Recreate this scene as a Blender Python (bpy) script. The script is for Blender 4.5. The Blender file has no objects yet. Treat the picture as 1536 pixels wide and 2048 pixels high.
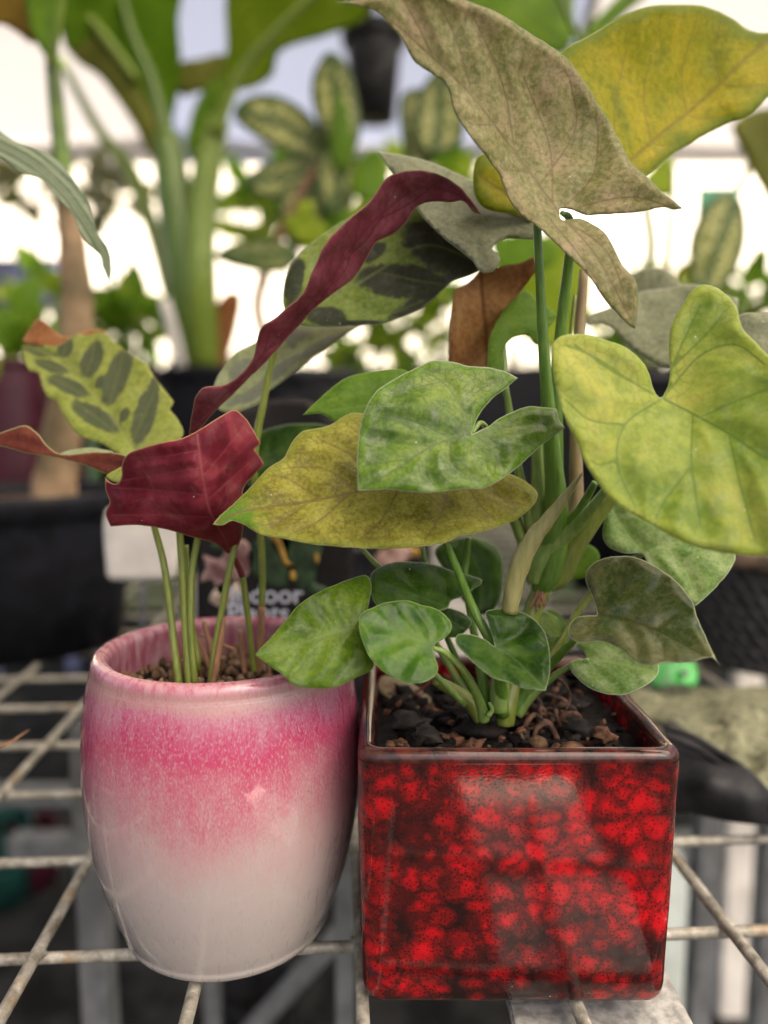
import bpy, bmesh, math, random
import numpy as np
from mathutils import Vector, Matrix, Euler
from mathutils import noise as mnoise
from mathutils.geometry import delaunay_2d_cdt

random.seed(7)
rng = np.random.default_rng(7)
SC = bpy.context.scene
COL = SC.collection
R = math.radians

# ------------------------------------------------------------------ camera, sky, sun, exposure
FPX, PW, PH = 1538.0, 1536.0, 2048.0        # focal length and frame of the photograph in its own pixels
CAMH, PITCH = 0.196, R(6.5)                 # the camera is 19.6 cm above the wire shelf (z = 0)
cd = bpy.data.cameras.new('camera')
cam = bpy.data.objects.new('camera', cd)
COL.objects.link(cam)
cam.location = (0, 0, CAMH)
cam.rotation_euler = (R(90) - PITCH, 0, 0)
cd.sensor_fit = 'VERTICAL'
cd.sensor_height = 34.6
cd.lens = 34.6 * FPX / PH
cd.clip_start, cd.clip_end = 0.01, 500
cd.dof.use_dof = True
cd.dof.focus_distance = 0.262
cd.dof.aperture_fstop = cd.lens / 6.8
SC.camera = cam

SUN_EL, SUN_AZ = 50.0, 38.0                 # sun behind the camera, to the right (azimuth from -Y towards +X)
w = bpy.data.worlds.new('World')
SC.world = w
w.use_nodes = True
wn = w.node_tree
bg = wn.nodes['Background']
sky = wn.nodes.new('ShaderNodeTexSky')
sky.sky_type = 'NISHITA'
sky.sun_disc = False
sky.sun_elevation = R(SUN_EL)
sky.sun_rotation = R(180 - SUN_AZ)
sky.air_density, sky.dust_density, sky.ozone_density = 0.6, 6.0, 0.3
wn.links.new(sky.outputs[0], bg.inputs[0])
bg.inputs[1].default_value = 0.06
sd = bpy.data.lights.new('sun', 'SUN')
sun = bpy.data.objects.new('sun', sd)
COL.objects.link(sun)
sd.energy, sd.angle, sd.color = 4.6, R(0.6), (1.0, 0.87, 0.69)
sdir = Vector((math.sin(R(SUN_AZ)) * math.cos(R(SUN_EL)), -math.cos(R(SUN_AZ)) * math.cos(R(SUN_EL)), math.sin(R(SUN_EL))))
sun.rotation_euler = sdir.to_track_quat('Z', 'Y').to_euler()
sun.location = (0.5, -0.5, 1.5)
SC.view_settings.view_transform = 'Standard'
SC.view_settings.look = 'None'
SC.view_settings.exposure = 2.3
SC.view_settings.gamma = 1.0
SC.cycles.max_bounces = 8
SC.cycles.use_denoising = True

# ------------------------------------------------------------------ pixel of the photograph -> place
CT, ST = math.cos(PITCH), math.sin(PITCH)

def ray(px, py):
    xc, yc = (px - PW / 2) / FPX, (PH / 2 - py) / FPX
    return xc, CT + yc * ST, -ST + yc * CT

def P(px, py, Y):
    x, y, z = ray(px, py)
    t = Y / y
    return Vector((x * t, Y, CAMH + z * t))

def G(px, py, z=0.0):
    x, y, zz = ray(px, py)
    t = (z - CAMH) / zz
    return Vector((x * t, y * t, z))

def Parr(px, Y):
    xc, yc = (px[:, 0] - PW / 2) / FPX, (PH / 2 - px[:, 1]) / FPX
    t = Y / (CT + yc * ST)
    return np.stack([xc * t, Y, CAMH + (-ST + yc * CT) * t], 1)

# ------------------------------------------------------------------ object helpers
def thing(name, label, cat, loc=(0, 0, 0), group=None):
    o = bpy.data.objects.new(name, None)
    COL.objects.link(o)
    o.empty_display_size = 0.02
    o.location = loc
    tag(o, label, cat, group)
    return o

def tag(o, label, cat, group=None):
    o['label'] = label
    o['category'] = cat
    if group:
        o['group'] = group
    return o

def root_of(o):
    if o.type != 'EMPTY':
        return Matrix.Identity(4)          # mesh parts are built in world coordinates
    return Matrix.Translation(o.location)

def link(name, me, parent=None):
    o = bpy.data.objects.new(name, me)
    COL.objects.link(o)
    if parent is not None:
        o.parent = parent
        o.matrix_parent_inverse = root_of(parent).inverted()
    return o

def mesh(name, verts, faces, mats, parent=None, smooth=True, attrs=None, midx=None, uv=None):
    me = bpy.data.meshes.new(name)
    me.from_pydata([tuple(v) for v in verts], [], [tuple(int(i) for i in f) for f in faces])
    for m in (mats if isinstance(mats, (list, tuple)) else [mats]):
        me.materials.append(m)
    if smooth:
        me.polygons.foreach_set('use_smooth', [True] * len(me.polygons))
    if midx is not None:
        me.polygons.foreach_set('material_index', midx)
    for k, v in (attrs or {}).items():
        a = me.attributes.new(k, 'FLOAT', 'POINT')
        a.data.foreach_set('value', np.asarray(v, dtype=np.float32))
    me.update()
    return link(name, me, parent)

def bm_obj(name, bm, mat, parent=None, smooth=False):
    me = bpy.data.meshes.new(name)
    bm.to_mesh(me)
    bm.free()
    for m in (mat if isinstance(mat, (list, tuple)) else [mat]):
        me.materials.append(m)
    if smooth:
        me.polygons.foreach_set('use_smooth', [True] * len(me.polygons))
    return link(name, me, parent)

def box(name, lo, hi, mat, parent=None, bevel=0.0):
    bm = bmesh.new()
    bmesh.ops.create_cube(bm, size=1)
    c = [(a + b) / 2 for a, b in zip(lo, hi)]
    s = [b - a for a, b in zip(lo, hi)]
    for v in bm.verts:
        v.co = Vector((c[0] + v.co.x * s[0], c[1] + v.co.y * s[1], c[2] + v.co.z * s[2]))
    if bevel:
        bmesh.ops.bevel(bm, geom=list(bm.edges), offset=bevel, segments=2, affect='EDGES')
    return bm_obj(name, bm, mat, parent)

def crom(pts, n):
    """open Catmull-Rom through pts (k,d) with n samples for each span"""
    pts = np.asarray(pts, float)
    if len(pts) == 2:
        t = np.linspace(0, 1, n + 1)[:, None]
        return pts[0] * (1 - t) + pts[1] * t
    q = np.vstack([2 * pts[0] - pts[1], pts, 2 * pts[-1] - pts[-2]])
    out = []
    for i in range(1, len(q) - 2):
        p0, p1, p2, p3 = q[i - 1], q[i], q[i + 1], q[i + 2]
        for t in np.linspace(0, 1, n, endpoint=False):
            out.append(0.5 * ((2 * p1) + (-p0 + p2) * t + (2 * p0 - 5 * p1 + 4 * p2 - p3) * t * t + (-p0 + 3 * p1 - 3 * p2 + p3) * t ** 3))
    out.append(pts[-1])
    return np.array(out)

def tube_geo(path, rad, sides=10, flat=1.0, wob=0.0):
    path = np.asarray(path, float)
    n = len(path)
    tan = np.gradient(path, axis=0)
    tan /= np.linalg.norm(tan, axis=1)[:, None] + 1e-12
    ref = np.array([0.31, 0.9, 0.13])
    V, Fc = [], []
    for i in range(n):
        a = np.cross(tan[i], ref); a /= np.linalg.norm(a) + 1e-12
        b = np.cross(tan[i], a)
        for k in range(sides):
            th = 2 * math.pi * k / sides
            r = rad[i] * (1 + wob * math.sin(3 * th + i))
            V.append(path[i] + a * math.cos(th) * r + b * math.sin(th) * r * flat)
    for i in range(n - 1):
        for k in range(sides):
            k2 = (k + 1) % sides
            Fc.append((i * sides + k, i * sides + k2, (i + 1) * sides + k2, (i + 1) * sides + k))
    Fc.append(tuple(range(sides - 1, -1, -1)))
    Fc.append(tuple((n - 1) * sides + k for k in range(sides)))
    return V, Fc

def tube(name, pts, mat, parent=None, sides=12, n=6, flat=1.0, wob=0.0):
    """pts: (px, py, Y, width in photo pixels)"""
    p = crom(pts, n)
    w3 = Parr(p[:, :2], p[:, 2])
    rad = np.maximum(p[:, 3], 0.6) / 2 * p[:, 2] / FPX
    V, Fc = tube_geo(w3, rad, sides, flat, wob)
    return mesh(name, V, Fc, mat, parent)

def tube3(name, pts, rad, mat, parent=None, sides=10, n=4):
    p = crom(np.column_stack([np.asarray(pts, float), rad]), n)
    V, Fc = tube_geo(p[:, :3], p[:, 3], sides)
    return mesh(name, V, Fc, mat, parent)

def lathe(name, prof, c, mat, parent=None, n=64, rot=None, smooth=True, caps=(True, True)):
    V, Fc = [], []
    for r, z in prof:
        for k in range(n):
            a = 2 * math.pi * k / n
            v = Vector((r * math.cos(a), r * math.sin(a), z))
            if rot is not None:
                v = rot @ v
            V.append(v + Vector(c))
    m = len(prof)
    for i in range(m - 1):
        for k in range(n):
            k2 = (k + 1) % n
            Fc.append((i * n + k, i * n + k2, (i + 1) * n + k2, (i + 1) * n + k))
    if caps[0]:
        Fc.append(tuple(range(n - 1, -1, -1)))
    if caps[1]:
        Fc.append(tuple((m - 1) * n + k for k in range(n)))
    return mesh(name, V, Fc, mat, parent, smooth)

# ------------------------------------------------------------------ node helpers
class NT:
    def __init__(s, name):
        s.m = bpy.data.materials.new(name)
        s.m.use_nodes = True
        s.t = s.m.node_tree
        s.t.nodes.clear()
        s.out = s.n('ShaderNodeOutputMaterial')

    def n(s, typ, **kw):
        nd = s.t.nodes.new(typ)
        for k, v in kw.items():
            if k.startswith('_'):
                setattr(nd, k[1:], v)
            else:
                s.set(nd, k, v)
        return nd

    def set(s, nd, k, v):
        k = int(k[1:]) if k[0] == 'i' and k[1:].isdigit() else k.replace('_', ' ')
        if isinstance(v, bpy.types.NodeSocket):
            s.t.links.new(v, nd.inputs[k])
        else:
            nd.inputs[k].default_value = v

    def coord(s, scale=(1, 1, 1), rot=(0, 0, 0)):
        tc = s.n('ShaderNodeTexCoord')
        mp = s.n('ShaderNodeMapping', Vector=tc.outputs['Object'], Scale=scale, Rotation=rot)
        return mp.outputs[0]

    def noise(s, vec, scale, detail=3, rough=0.55, dist=0.0):
        return s.n('ShaderNodeTexNoise', Vector=vec, Scale=scale, Detail=detail, Roughness=rough, Distortion=dist).outputs['Fac']

    def attr(s, name):
        return s.n('ShaderNodeAttribute', _attribute_name=name).outputs['Fac']

    def ramp(s, fac, stops, interp='LINEAR'):
        r = s.n('ShaderNodeValToRGB', Fac=fac)
        cr = r.color_ramp
        cr.interpolation = interp
        while len(cr.elements) < len(stops):
            cr.elements.new(0.5)
        for e, (p, c) in zip(cr.elements, stops):
            e.position = p
            e.color = (*c, 1) if len(c) == 3 else c
        return r.outputs[0]

    def math(s, op, a, b=0.0, c=0.0, clamp=False):
        return s.n('ShaderNodeMath', _operation=op, _use_clamp=clamp, i0=a, i1=b, i2=c).outputs[0]

    def smooth(s, v, a, b, lo=0.0, hi=1.0):
        return s.n('ShaderNodeMapRange', _interpolation_type='SMOOTHSTEP', Value=v, From_Min=a, From_Max=b, To_Min=lo, To_Max=hi).outputs[0]

    def mix(s, fac, a, b, mode='MIX'):
        nd = s.n('ShaderNodeMix', _data_type='RGBA', _blend_type=mode)
        for i, v in ((0, fac), (6, a), (7, b)):
            if isinstance(v, bpy.types.NodeSocket):
                s.t.links.new(v, nd.inputs[i])
            else:
                nd.inputs[i].default_value = (*v, 1) if (i > 0 and len(v) == 3) else v
        return nd.outputs[2]

    def bump(s, h, strength=0.3, dist=0.001):
        return s.n('ShaderNodeBump', Strength=strength, Distance=dist, Height=h).outputs[0]

    def pbr(s, **kw):
        return s.n('ShaderNodeBsdfPrincipled', **kw)

    def done(s, shader):
        s.t.links.new(shader, s.out.inputs[0])
        return s.m

def simple(name, col, rough=0.5, var=0.25, scale=60.0, bump=0.15, spec=0.5, metal=0.0, col2=None, det=4):
    t = NT(name)
    v = t.coord()
    nz = t.noise(v, scale, det)
    c2 = col2 or tuple(min(1, x * (1 + var * 1.6)) for x in col)
    c = t.ramp(nz, [(0.38, tuple(x * (1 - var) for x in col)), (0.62, c2)])
    nf = t.noise(v, scale * 7, 3)
    rg = t.smooth(nf, 0.3, 0.7, max(0.03, rough - 0.1), min(1, rough + 0.1))
    b = t.pbr(Base_Color=c, Roughness=rg, Metallic=metal, Normal=t.bump(nf, bump, 0.0008))
    b.inputs['Specular IOR Level'].default_value = spec
    return t.done(b.outputs[0])

def leafmat(name, cols, scale=90.0, vein=(0.2, 0.25, 0.1), vs=0.6, ss=0.4, vw=2.6, sw=1.8, edge=(0.45, 0.5, 0.3), es=0.5,
            rough=0.42, trans=0.25, net=0.25, netscale=330.0, dust=0.0, blot=None, blotcol2=None, margin=None, marginw=14.0,
            tcol=None, fine=0.3, flecks=None, stripe=None, tipcol=None, coat=0.0, spec=0.14):
    t = NT(name)
    v = t.coord()
    n1 = t.noise(v, scale, 5, 0.62, 0.4)
    st = [(0.37 + 0.26 * i / max(1, len(cols) - 1), c) for i, c in enumerate(cols)]
    c = t.ramp(n1, st)
    # a finer mottle of the same tissue
    n2 = t.noise(v, scale * 9, 3, 0.7)
    c = t.mix(t.smooth(n2, 0.42, 0.66, 0.0, fine), c, tuple(min(1, x * 1.45) for x in cols[-1]))
    c = t.mix(t.smooth(n2, 0.50, 0.34, 0.0, fine * 1.2), c, tuple(x * 0.7 for x in cols[0]))
    if stripe is not None:
        sv = t.attr('st')
        c = t.mix(t.smooth(sv, 0.35, 0.6), c, stripe)
    if blot is not None:
        d = t.math('ADD', t.attr('bl'), t.math('MULTIPLY', t.math('SUBTRACT', t.noise(v, 240, 4), 0.5), 0.6))
        m = t.smooth(d, 0.16, -0.12)
        bc = t.ramp(n2, [(0.3, blot), (0.75, blotcol2 or tuple(x * 1.5 for x in blot))])
        c = t.mix(m, c, bc)
    de = t.attr('de')
    if margin is not None:
        c = t.mix(t.math('MULTIPLY', t.smooth(t.math('ADD', de, t.math('MULTIPLY', n1, marginw)), marginw * 1.9, marginw * 0.6), 0.8), c, margin)
    if tipcol is not None:
        c = t.mix(t.smooth(t.math('ADD', t.attr('tip'), t.math('MULTIPLY', t.noise(v, 260, 4), 0.16)), 0.26, 0.12), c, tipcol)
    dj = t.math('MULTIPLY', t.math('SUBTRACT', t.noise(v, 500, 2), 0.5), 2.0)
    mm = t.math('MULTIPLY', t.smooth(t.math('ADD', t.attr('dm'), dj), vw * 1.5, 0.6), vs)
    ms = t.math('MULTIPLY', t.smooth(t.math('ADD', t.attr('ds'), dj), sw * 1.7, 0.4), ss)
    vm = t.math('MAXIMUM', mm, ms)
    vo = t.n('ShaderNodeTexVoronoi', _feature='DISTANCE_TO_EDGE', Vector=t.n('ShaderNodeVectorMath', _operation='ADD', i0=v, i1=t.n('ShaderNodeVectorMath', _operation='SCALE', i0=t.n('ShaderNodeTexNoise', Vector=v, Scale=400.0).outputs['Color'], Scale=0.0022).outputs[0]).outputs[0], Scale=netscale).outputs[0]
    nl = t.smooth(vo, 0.12, 0.0)
    nm = t.math('MULTIPLY', nl, t.smooth(de, 80, 4, net * 0.5, min(1.0, net * 1.4)))
    c = t.mix(nm, c, tuple(x * 0.55 for x in vein))
    c = t.mix(vm, c, vein)
    if dust > 0:
        dn = t.noise(v, 130, 6, 0.75, 0.6)
        c = t.mix(t.smooth(dn, 0.50, 0.68, 0, dust), c, (0.42, 0.45, 0.34))
        sv_ = t.n('ShaderNodeTexVoronoi', Vector=v, Scale=190.0)
        pick = t.smooth(t.n('ShaderNodeSeparateColor', Color=sv_.outputs['Color']).outputs[0], 0.72, 0.74)
        c = t.mix(t.math('MULTIPLY', t.smooth(sv_.outputs['Distance'], 0.07, 0.03), t.math('MULTIPLY', pick, 0.7)), c, (0.62, 0.63, 0.55))
    if flecks is not None:
        fl = t.noise(v, 420, 2, 0.5)
        c = t.mix(t.smooth(fl, 0.72, 0.78, 0, 0.8), c, flecks)
    c = t.mix(t.math('MULTIPLY', t.smooth(de, 3.2, 0.8), es), c, edge)  # pale margin line: rim light painted into the blade colour
    h = t.math('ADD', t.math('MULTIPLY', vm, -1.2), t.math('ADD', t.math('MULTIPLY', n2, 0.35), t.math('MULTIPLY', t.smooth(vo, 0.0, 0.35), 0.35)))
    bp = t.bump(h, 0.16, 0.0004)
    rg = t.smooth(n1, 0.3, 0.7, rough - 0.07, rough + 0.1)
    b = t.pbr(Base_Color=c, Roughness=rg, Normal=bp)
    b.inputs['Specular IOR Level'].default_value = spec
    if coat:
        b.inputs['Coat Weight'].default_value = coat
        b.inputs['Coat Roughness'].default_value = 0.22
    tc = t.mix(0.65, c, tcol) if tcol else t.mix(0.5, c, tuple(min(1, x * 2.2) for x in cols[-1]))
    tr = t.n('ShaderNodeBsdfTranslucent', Color=tc, Normal=bp)
    mx = t.n('ShaderNodeMixShader', Fac=trans, i1=b.outputs[0], i2=tr.outputs[0])
    return t.done(mx.outputs[0])

# ------------------------------------------------------------------ leaf blades
def poly_dist(p, line):
    line = np.asarray(line, float)
    best = np.full(len(p), 1e9)
    for a, b in zip(line[:-1], line[1:]):
        ab = b - a
        t = np.clip(((p - a) @ ab) / (ab @ ab + 1e-9), 0, 1)
        d = np.linalg.norm(p - (a + t[:, None] * ab), axis=1)
        best = np.minimum(best, d)
    return best

def inside(p, poly):
    x, y = p[:, 0], p[:, 1]
    r = np.zeros(len(p), bool)
    j = len(poly) - 1
    for i in range(len(poly)):
        xi, yi, xj, yj = *poly[i], *poly[j]
        c = ((yi > y) != (yj > y)) & (x < (xj - xi) * (y - yi) / (yj - yi + 1e-12) + xi)
        r ^= c
        j = i
    return r

def tps(ctrl):
    c = np.asarray(ctrl, float)
    xy, z = c[:, :2] / 300.0, c[:, 2]
    n = len(c)
    if n <= 3:
        A = np.column_stack([np.ones(n), xy])
        k = np.linalg.lstsq(A, z, rcond=None)[0]
        return lambda p: k[0] + p[:, 0] / 300 * k[1] + p[:, 1] / 300 * k[2]
    def U(r2):
        return np.where(r2 > 1e-12, r2 * np.log(r2 + 1e-12), 0)
    d2 = ((xy[:, None] - xy[None]) ** 2).sum(-1)
    K = U(d2) + np.eye(n) * 0.05
    Pm = np.column_stack([np.ones(n), xy])
    L = np.zeros((n + 3, n + 3))
    L[:n, :n], L[:n, n:], L[n:, :n] = K, Pm, Pm.T
    s = np.linalg.solve(L, np.concatenate([z, np.zeros(3)]))
    def f(p):
        q = p / 300.0
        d = ((q[:, None] - xy[None]) ** 2).sum(-1)
        return U(d) @ s[:n] + s[n] + q @ s[n + 1:]
    return f

def outline_pts(out, step, ragged=0.0):
    """closed outline; a point given as (x, y, 1) is a sharp corner"""
    pts = [(p[0], p[1]) for p in out]
    sharp = [i for i, p in enumerate(out) if len(p) > 2]
    if not sharp:
        q = np.asarray(pts + pts[:3], float)
        q = np.vstack([np.asarray(pts[-2:], float), q])
        c = crom(q, 10)
        c = c[20:20 + 10 * len(pts)]
    else:
        segs = []
        k0 = sharp[0]
        order = sharp + [k0 + len(pts)]
        for a, b in zip(order[:-1], order[1:]):
            seg = [pts[i % len(pts)] for i in range(a, b + 1)]
            segs.append(crom(seg, 10)[:-1])
        c = np.vstack(segs)
    d = np.linalg.norm(np.diff(np.vstack([c, c[:1]]), axis=0), axis=1)
    s = np.concatenate([[0], np.cumsum(d)])
    n = max(12, int(s[-1] / step))
    t = np.linspace(0, s[-1], n, endpoint=False)
    cc = np.vstack([c, c[:1]])
    o = np.column_stack([np.interp(t, s, cc[:, 0]), np.interp(t, s, cc[:, 1])])
    if ragged:
        for i in range(n):
            k = mnoise.noise(Vector((o[i, 0] * 0.05, o[i, 1] * 0.05, 3.3))) + 0.6 * mnoise.noise(Vector((o[i, 0] * 0.16, o[i, 1] * 0.16, 1.1)))
            nx = o[(i + 1) % n] - o[i - 1]
            nn = np.array([nx[1], -nx[0]]) / (np.linalg.norm(nx) + 1e-9)
            o[i] += nn * k * ragged
    return o

def leaf(parent, mats, out, ctrl, mid=None, sec=(), step=7.0, relief=0.0010, rw=16.0, fold=0.0, wave=0.0010, thick=0.0004,
         ragged=1.2, blots=(), name='leaf', stripes=None, label=None, wsc=0.013):
    """blade traced in photo pixels; ctrl = (px, py, Y) points give its distance; mats = front [, back]"""
    o = outline_pts(out, step, ragged)
    lo, hi = o.min(0), o.max(0)
    gx, gy = np.meshgrid(np.arange(lo[0], hi[0], step), np.arange(lo[1], hi[1], step * 0.87))
    gx = gx + (np.arange(gx.shape[0]) % 2)[:, None] * step / 2
    g = np.column_stack([gx.ravel(), gy.ravel()])
    g = g[inside(g, o)]
    closed = np.vstack([o, o[:1]])
    if len(g):
        g = g[poly_dist(g, closed) > step * 0.55]
    vp = []
    for k_, ln in enumerate(([mid] if mid is not None else []) + list(sec)):
        c_ = crom(ln, 12)
        d_ = np.concatenate([[0], np.cumsum(np.linalg.norm(np.diff(c_, axis=0), axis=1))])
        t_ = np.arange(0, d_[-1], step * 0.6)
        q_ = np.column_stack([np.interp(t_, d_, c_[:, 0]), np.interp(t_, d_, c_[:, 1])])
        q_ = q_[inside(q_, o)]
        if len(q_):
            q_ = q_[poly_dist(q_, closed) > step * 0.5]
        for old in vp:
            if len(q_) and len(old):
                q_ = q_[np.min(np.linalg.norm(q_[:, None] - old[None], axis=2), axis=1) > step * 0.3]
        if len(q_):
            vp.append(q_)
    if vp:
        vp = np.vstack(vp)
        if len(g):
            g = g[np.min(np.linalg.norm(g[:, None] - vp[None], axis=2), axis=1) > step * 0.5]
        pts = np.vstack([o, vp, g])
    else:
        pts = np.vstack([o, g])
    n0 = len(o)
    res = delaunay_2d_cdt([Vector(p) for p in pts], [], [list(range(n0))], 1, 1e-4)
    pv = np.array([tuple(v) for v in res[0]])
    tri = [tuple(f) for f in res[2]]
    de = poly_dist(pv, closed)
    dm = poly_dist(pv, crom(mid, 8)) if mid is not None else np.full(len(pv), 99.0)
    ds = np.full(len(pv), 99.0)
    for s in sec:
        ds = np.minimum(ds, poly_dist(pv, crom(s, 6)))
    Y = tps(ctrl)(pv)
    dv = np.minimum(dm, ds)
    if relief and (mid is not None):
        Y = Y - relief * (1 - np.exp(-(dv / rw) ** 2)) * np.clip(de / 14.0, 0, 1)
    if mid is not None and fold:
        Y = Y + fold * dm / 100.0
    if wave:
        Y = Y + wave * np.array([mnoise.noise(Vector((p[0] * wsc, p[1] * wsc, 0.37 * len(out)))) for p in pv])
    F3 = Parr(pv, Y)
    B3 = Parr(pv, Y + thick)
    n = len(pv)
    tri2 = []
    for a, b, c in tri:
        A, B, C = pv[a], pv[b], pv[c]
        if (B[0] - A[0]) * (C[1] - A[1]) - (B[1] - A[1]) * (C[0] - A[0]) > 0:
            a, b, c = a, c, b
        tri2.append((a, b, c))
    faces = list(tri2) + [(c + n, b + n, a + n) for a, b, c in tri2]
    cnt = {}
    for a, b, c in tri2:
        for e in ((a, b), (b, c), (c, a)):
            cnt[e] = 1
    side = [(b, a, a + n, b + n) for (a, b) in cnt if (b, a) not in cnt]
    mi = [0] * len(tri2) + [1 if len(mats) > 1 else 0] * len(tri2) + [0] * len(side)
    faces += side
    bl = np.full(n, 1.0)
    for (cx, cy, a, b, ang) in blots:
        ca, sa = math.cos(R(ang)), math.sin(R(ang))
        dx, dy = pv[:, 0] - cx, pv[:, 1] - cy
        u, v = (dx * ca + dy * sa) / a, (-dx * sa + dy * ca) / b
        bl = np.minimum(bl, np.sqrt(u * u + v * v) - 1)
    tipd = np.full(n, 1.0)
    if mid is not None:
        tipd = np.linalg.norm(pv - np.asarray(mid[-1], float), axis=1) / (np.linalg.norm(hi - lo) + 1e-6)
    stv = np.zeros(n)
    if stripes is not None and mid is not None:
        stv = np.abs(((dm / stripes) % 1.0) - 0.5) * 2
    at = {'de': np.tile(de, 2), 'dm': np.tile(dm, 2), 'ds': np.tile(ds, 2), 'bl': np.tile(bl, 2), 'tip': np.tile(tipd, 2), 'st': np.tile(stv, 2)}
    ob = mesh(name, np.vstack([F3, B3]), faces, mats, parent, True, at, mi)
    if label:
        ob['label'] = label
    return ob

def autosec(mid, out, n=5, bend=0.35, reach=0.8):
    """side veins running from the midrib towards the margin"""
    m = crom(mid, 10)
    o = outline_pts(out, 8)
    res = []
    for i in range(n):
        k = int((0.06 + 0.74 * i / n) * (len(m) - 1))
        a = m[k]
        t = m[min(k + 3, len(m) - 1)] - m[max(k - 3, 0)]
        t /= np.linalg.norm(t) + 1e-9
        for sgn in (-1, 1):
            nrm = np.array([-t[1], t[0]]) * sgn
            d = nrm * 0.8 + t * 0.62
            d /= np.linalg.norm(d)
            L = 0.0
            while L < 600:
                q = a + d * (L + 10)
                if not inside(q[None], o)[0]:
                    break
                L += 10
            if L < 25:
                continue
            L *= reach
            e = a + d * L + t * L * 0.18
            c1 = a + d * L * 0.5 - t * L * 0.05
            res.append([tuple(a), tuple(c1), tuple(e)])
    return res

def lump_mesh(name, sx, sy, sz, seed, mat, sub=2, rough=0.35):
    bm = bmesh.new()
    bmesh.ops.create_icosphere(bm, subdivisions=sub, radius=1)
    for v in bm.verts:
        k = 1 + rough * mnoise.noise(v.co * 1.6 + Vector((seed * 7.3, 0, 0))) + rough * 0.4 * mnoise.noise(v.co * 4 + Vector((seed, 3, 0)))
        v.co = Vector((v.co.x * sx * k, v.co.y * sy * k, v.co.z * sz * k))
    me = bpy.data.meshes.new(name)
    bm.to_mesh(me)
    bm.free()
    me.materials.append(mat)
    me.polygons.foreach_set('use_smooth', [True] * len(me.polygons))
    return me
def scatter(me, parent, loc, rot, sc, name):
    o = bpy.data.objects.new(name, me)
    COL.objects.link(o)
    o.parent = parent
    o.matrix_parent_inverse = root_of(parent).inverted()
    o.location, o.rotation_euler, o.scale = loc, rot, sc
    return o

# ================================================================== THE SETTING
M_ground = simple('shade_dark_ground', (0.016, 0.016, 0.015), 0.95, 0.5, 14, 0.4, 0.1)  # near black, so the shade under the bench sits in the ground colour
M_galv = None
def galvanised():
    t = NT('galvanised_wire')
    v = t.coord()
    n = t.noise(v, 150, 6, 0.7)
    c = t.ramp(n, [(0.30, (0.10, 0.088, 0.065)), (0.44, (0.25, 0.235, 0.19)), (0.56, (0.38, 0.36, 0.30)), (0.68, (0.58, 0.55, 0.47))])
    r = t.noise(v, 42, 4, 0.6)
    c = t.mix(t.smooth(r, 0.58, 0.68, 0, 0.6), c, (0.30, 0.19, 0.08))
    f = t.noise(v, 900, 3)
    b = t.pbr(Base_Color=c, Roughness=t.smooth(n, 0.3, 0.7, 0.42, 0.75), Metallic=0.25, Normal=t.bump(t.math('ADD', n, t.math('MULTIPLY', f, 0.4)), 0.5, 0.0006))
    return t.done(b.outputs[0])
M_galv = galvanised()
M_bar = simple('zinc_bar', (0.40, 0.39, 0.36), 0.55, 0.25, 220, 0.3, 0.5, 0.35)
M_post = simple('grey_post', (0.13, 0.135, 0.135), 0.6, 0.2, 40, 0.2)
M_white = simple('white_paint', (0.72, 0.68, 0.61), 0.55, 0.12, 20, 0.1)

g = mesh('ground', [(-40, -40, -0.75), (40, -40, -0.75), (40, 40, -0.75), (-40, 40, -0.75)], [(0, 1, 2, 3)], M_ground, None, False)
g['kind'] = 'structure'

# wire shelf: welded square mesh, turned 3.3 degrees, on a flat bar and posts
shelf = thing('wire_shelf', 'galvanised welded wire mesh bench top the pots stand on', 'wire shelf', (0, 0.6, 0))
K = 0.058
xs = [-0.132 - 0.068 * i for i in range(12, 0, -1)] + [-0.132, -0.069, -0.010, 0.064, 0.138] + [0.138 + 0.068 * i for i in range(1, 14)]
def wire(p0, p1, r, n=26, seed=0):
    pts = []
    for i in range(n + 1):
        t = i / n
        q = Vector(p0).lerp(Vector(p1), t)
        s = seed * 3.1
        q.x += 0.0009 * mnoise.noise(Vector((q.y * 6, q.x * 6, s)))
        q.z += 0.0007 * (mnoise.noise(Vector((q.y * 5, q.x * 5, s + 9))) - 0.4)
        pts.append(q)
    rad = [r * (1 + 0.10 * mnoise.noise(Vector((p.x * 90, p.y * 90, seed)))) for p in pts]
    V, Fc = tube_geo([tuple(p) for p in pts], rad, 10)
    return mesh('wire', V, Fc, M_galv, shelf)
for i, x0 in enumerate(xs):
    wire((x0 - K * (0.10 - 0.28), 0.10, -0.0026), (x0 - K * (2.4 - 0.28), 2.4, -0.0026), 0.0024, 90 if -0.3 < x0 < 0.3 else 20, i)
for k in range(-2, 32):
    y0 = 0.2805 + 0.067 * k
    wire((-0.95, y0 - 0.95 * K, -0.0068), (1.02, y0 + 1.02 * K, -0.0068), 0.0023, 120 if k < 5 else 16, 50 + k)
bead = lump_mesh('weld', 0.0030, 0.0030, 0.0022, 3, M_galv, 2, 0.4)
for x0 in xs:
    if -0.28 < x0 < 0.28:
        for k in range(-1, 5):
            y = 0.2805 + 0.067 * k + K * x0
            scatter(bead, shelf, (x0 - K * (y - 0.28), y, -0.0048), (0, 0, k + x0 * 9), (1, 1, 1), 'weld')
box('support_bar', (0.0445, 0.05, -0.0135), (0.107, 2.4, -0.0095), M_bar, shelf, 0.0008)
def post(px, py, Y, wpx, mat, top=-0.012, d=None):
    c = P(px, py, Y)
    h = wpx / 2 * Y / FPX
    box('post', (c.x - h, Y - h, -0.75), (c.x + h, Y + h, top), mat, shelf, h * 0.15)
post(196, 1900, 0.52, 62, M_post)
post(425, 2000, 0.62, 34, M_post)
post(690, 1950, 0.50, 40, M_post)
post(1408, 1750, 0.66, 46, M_post)
post(1540, 1750, 0.72, 50, M_post)
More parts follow.
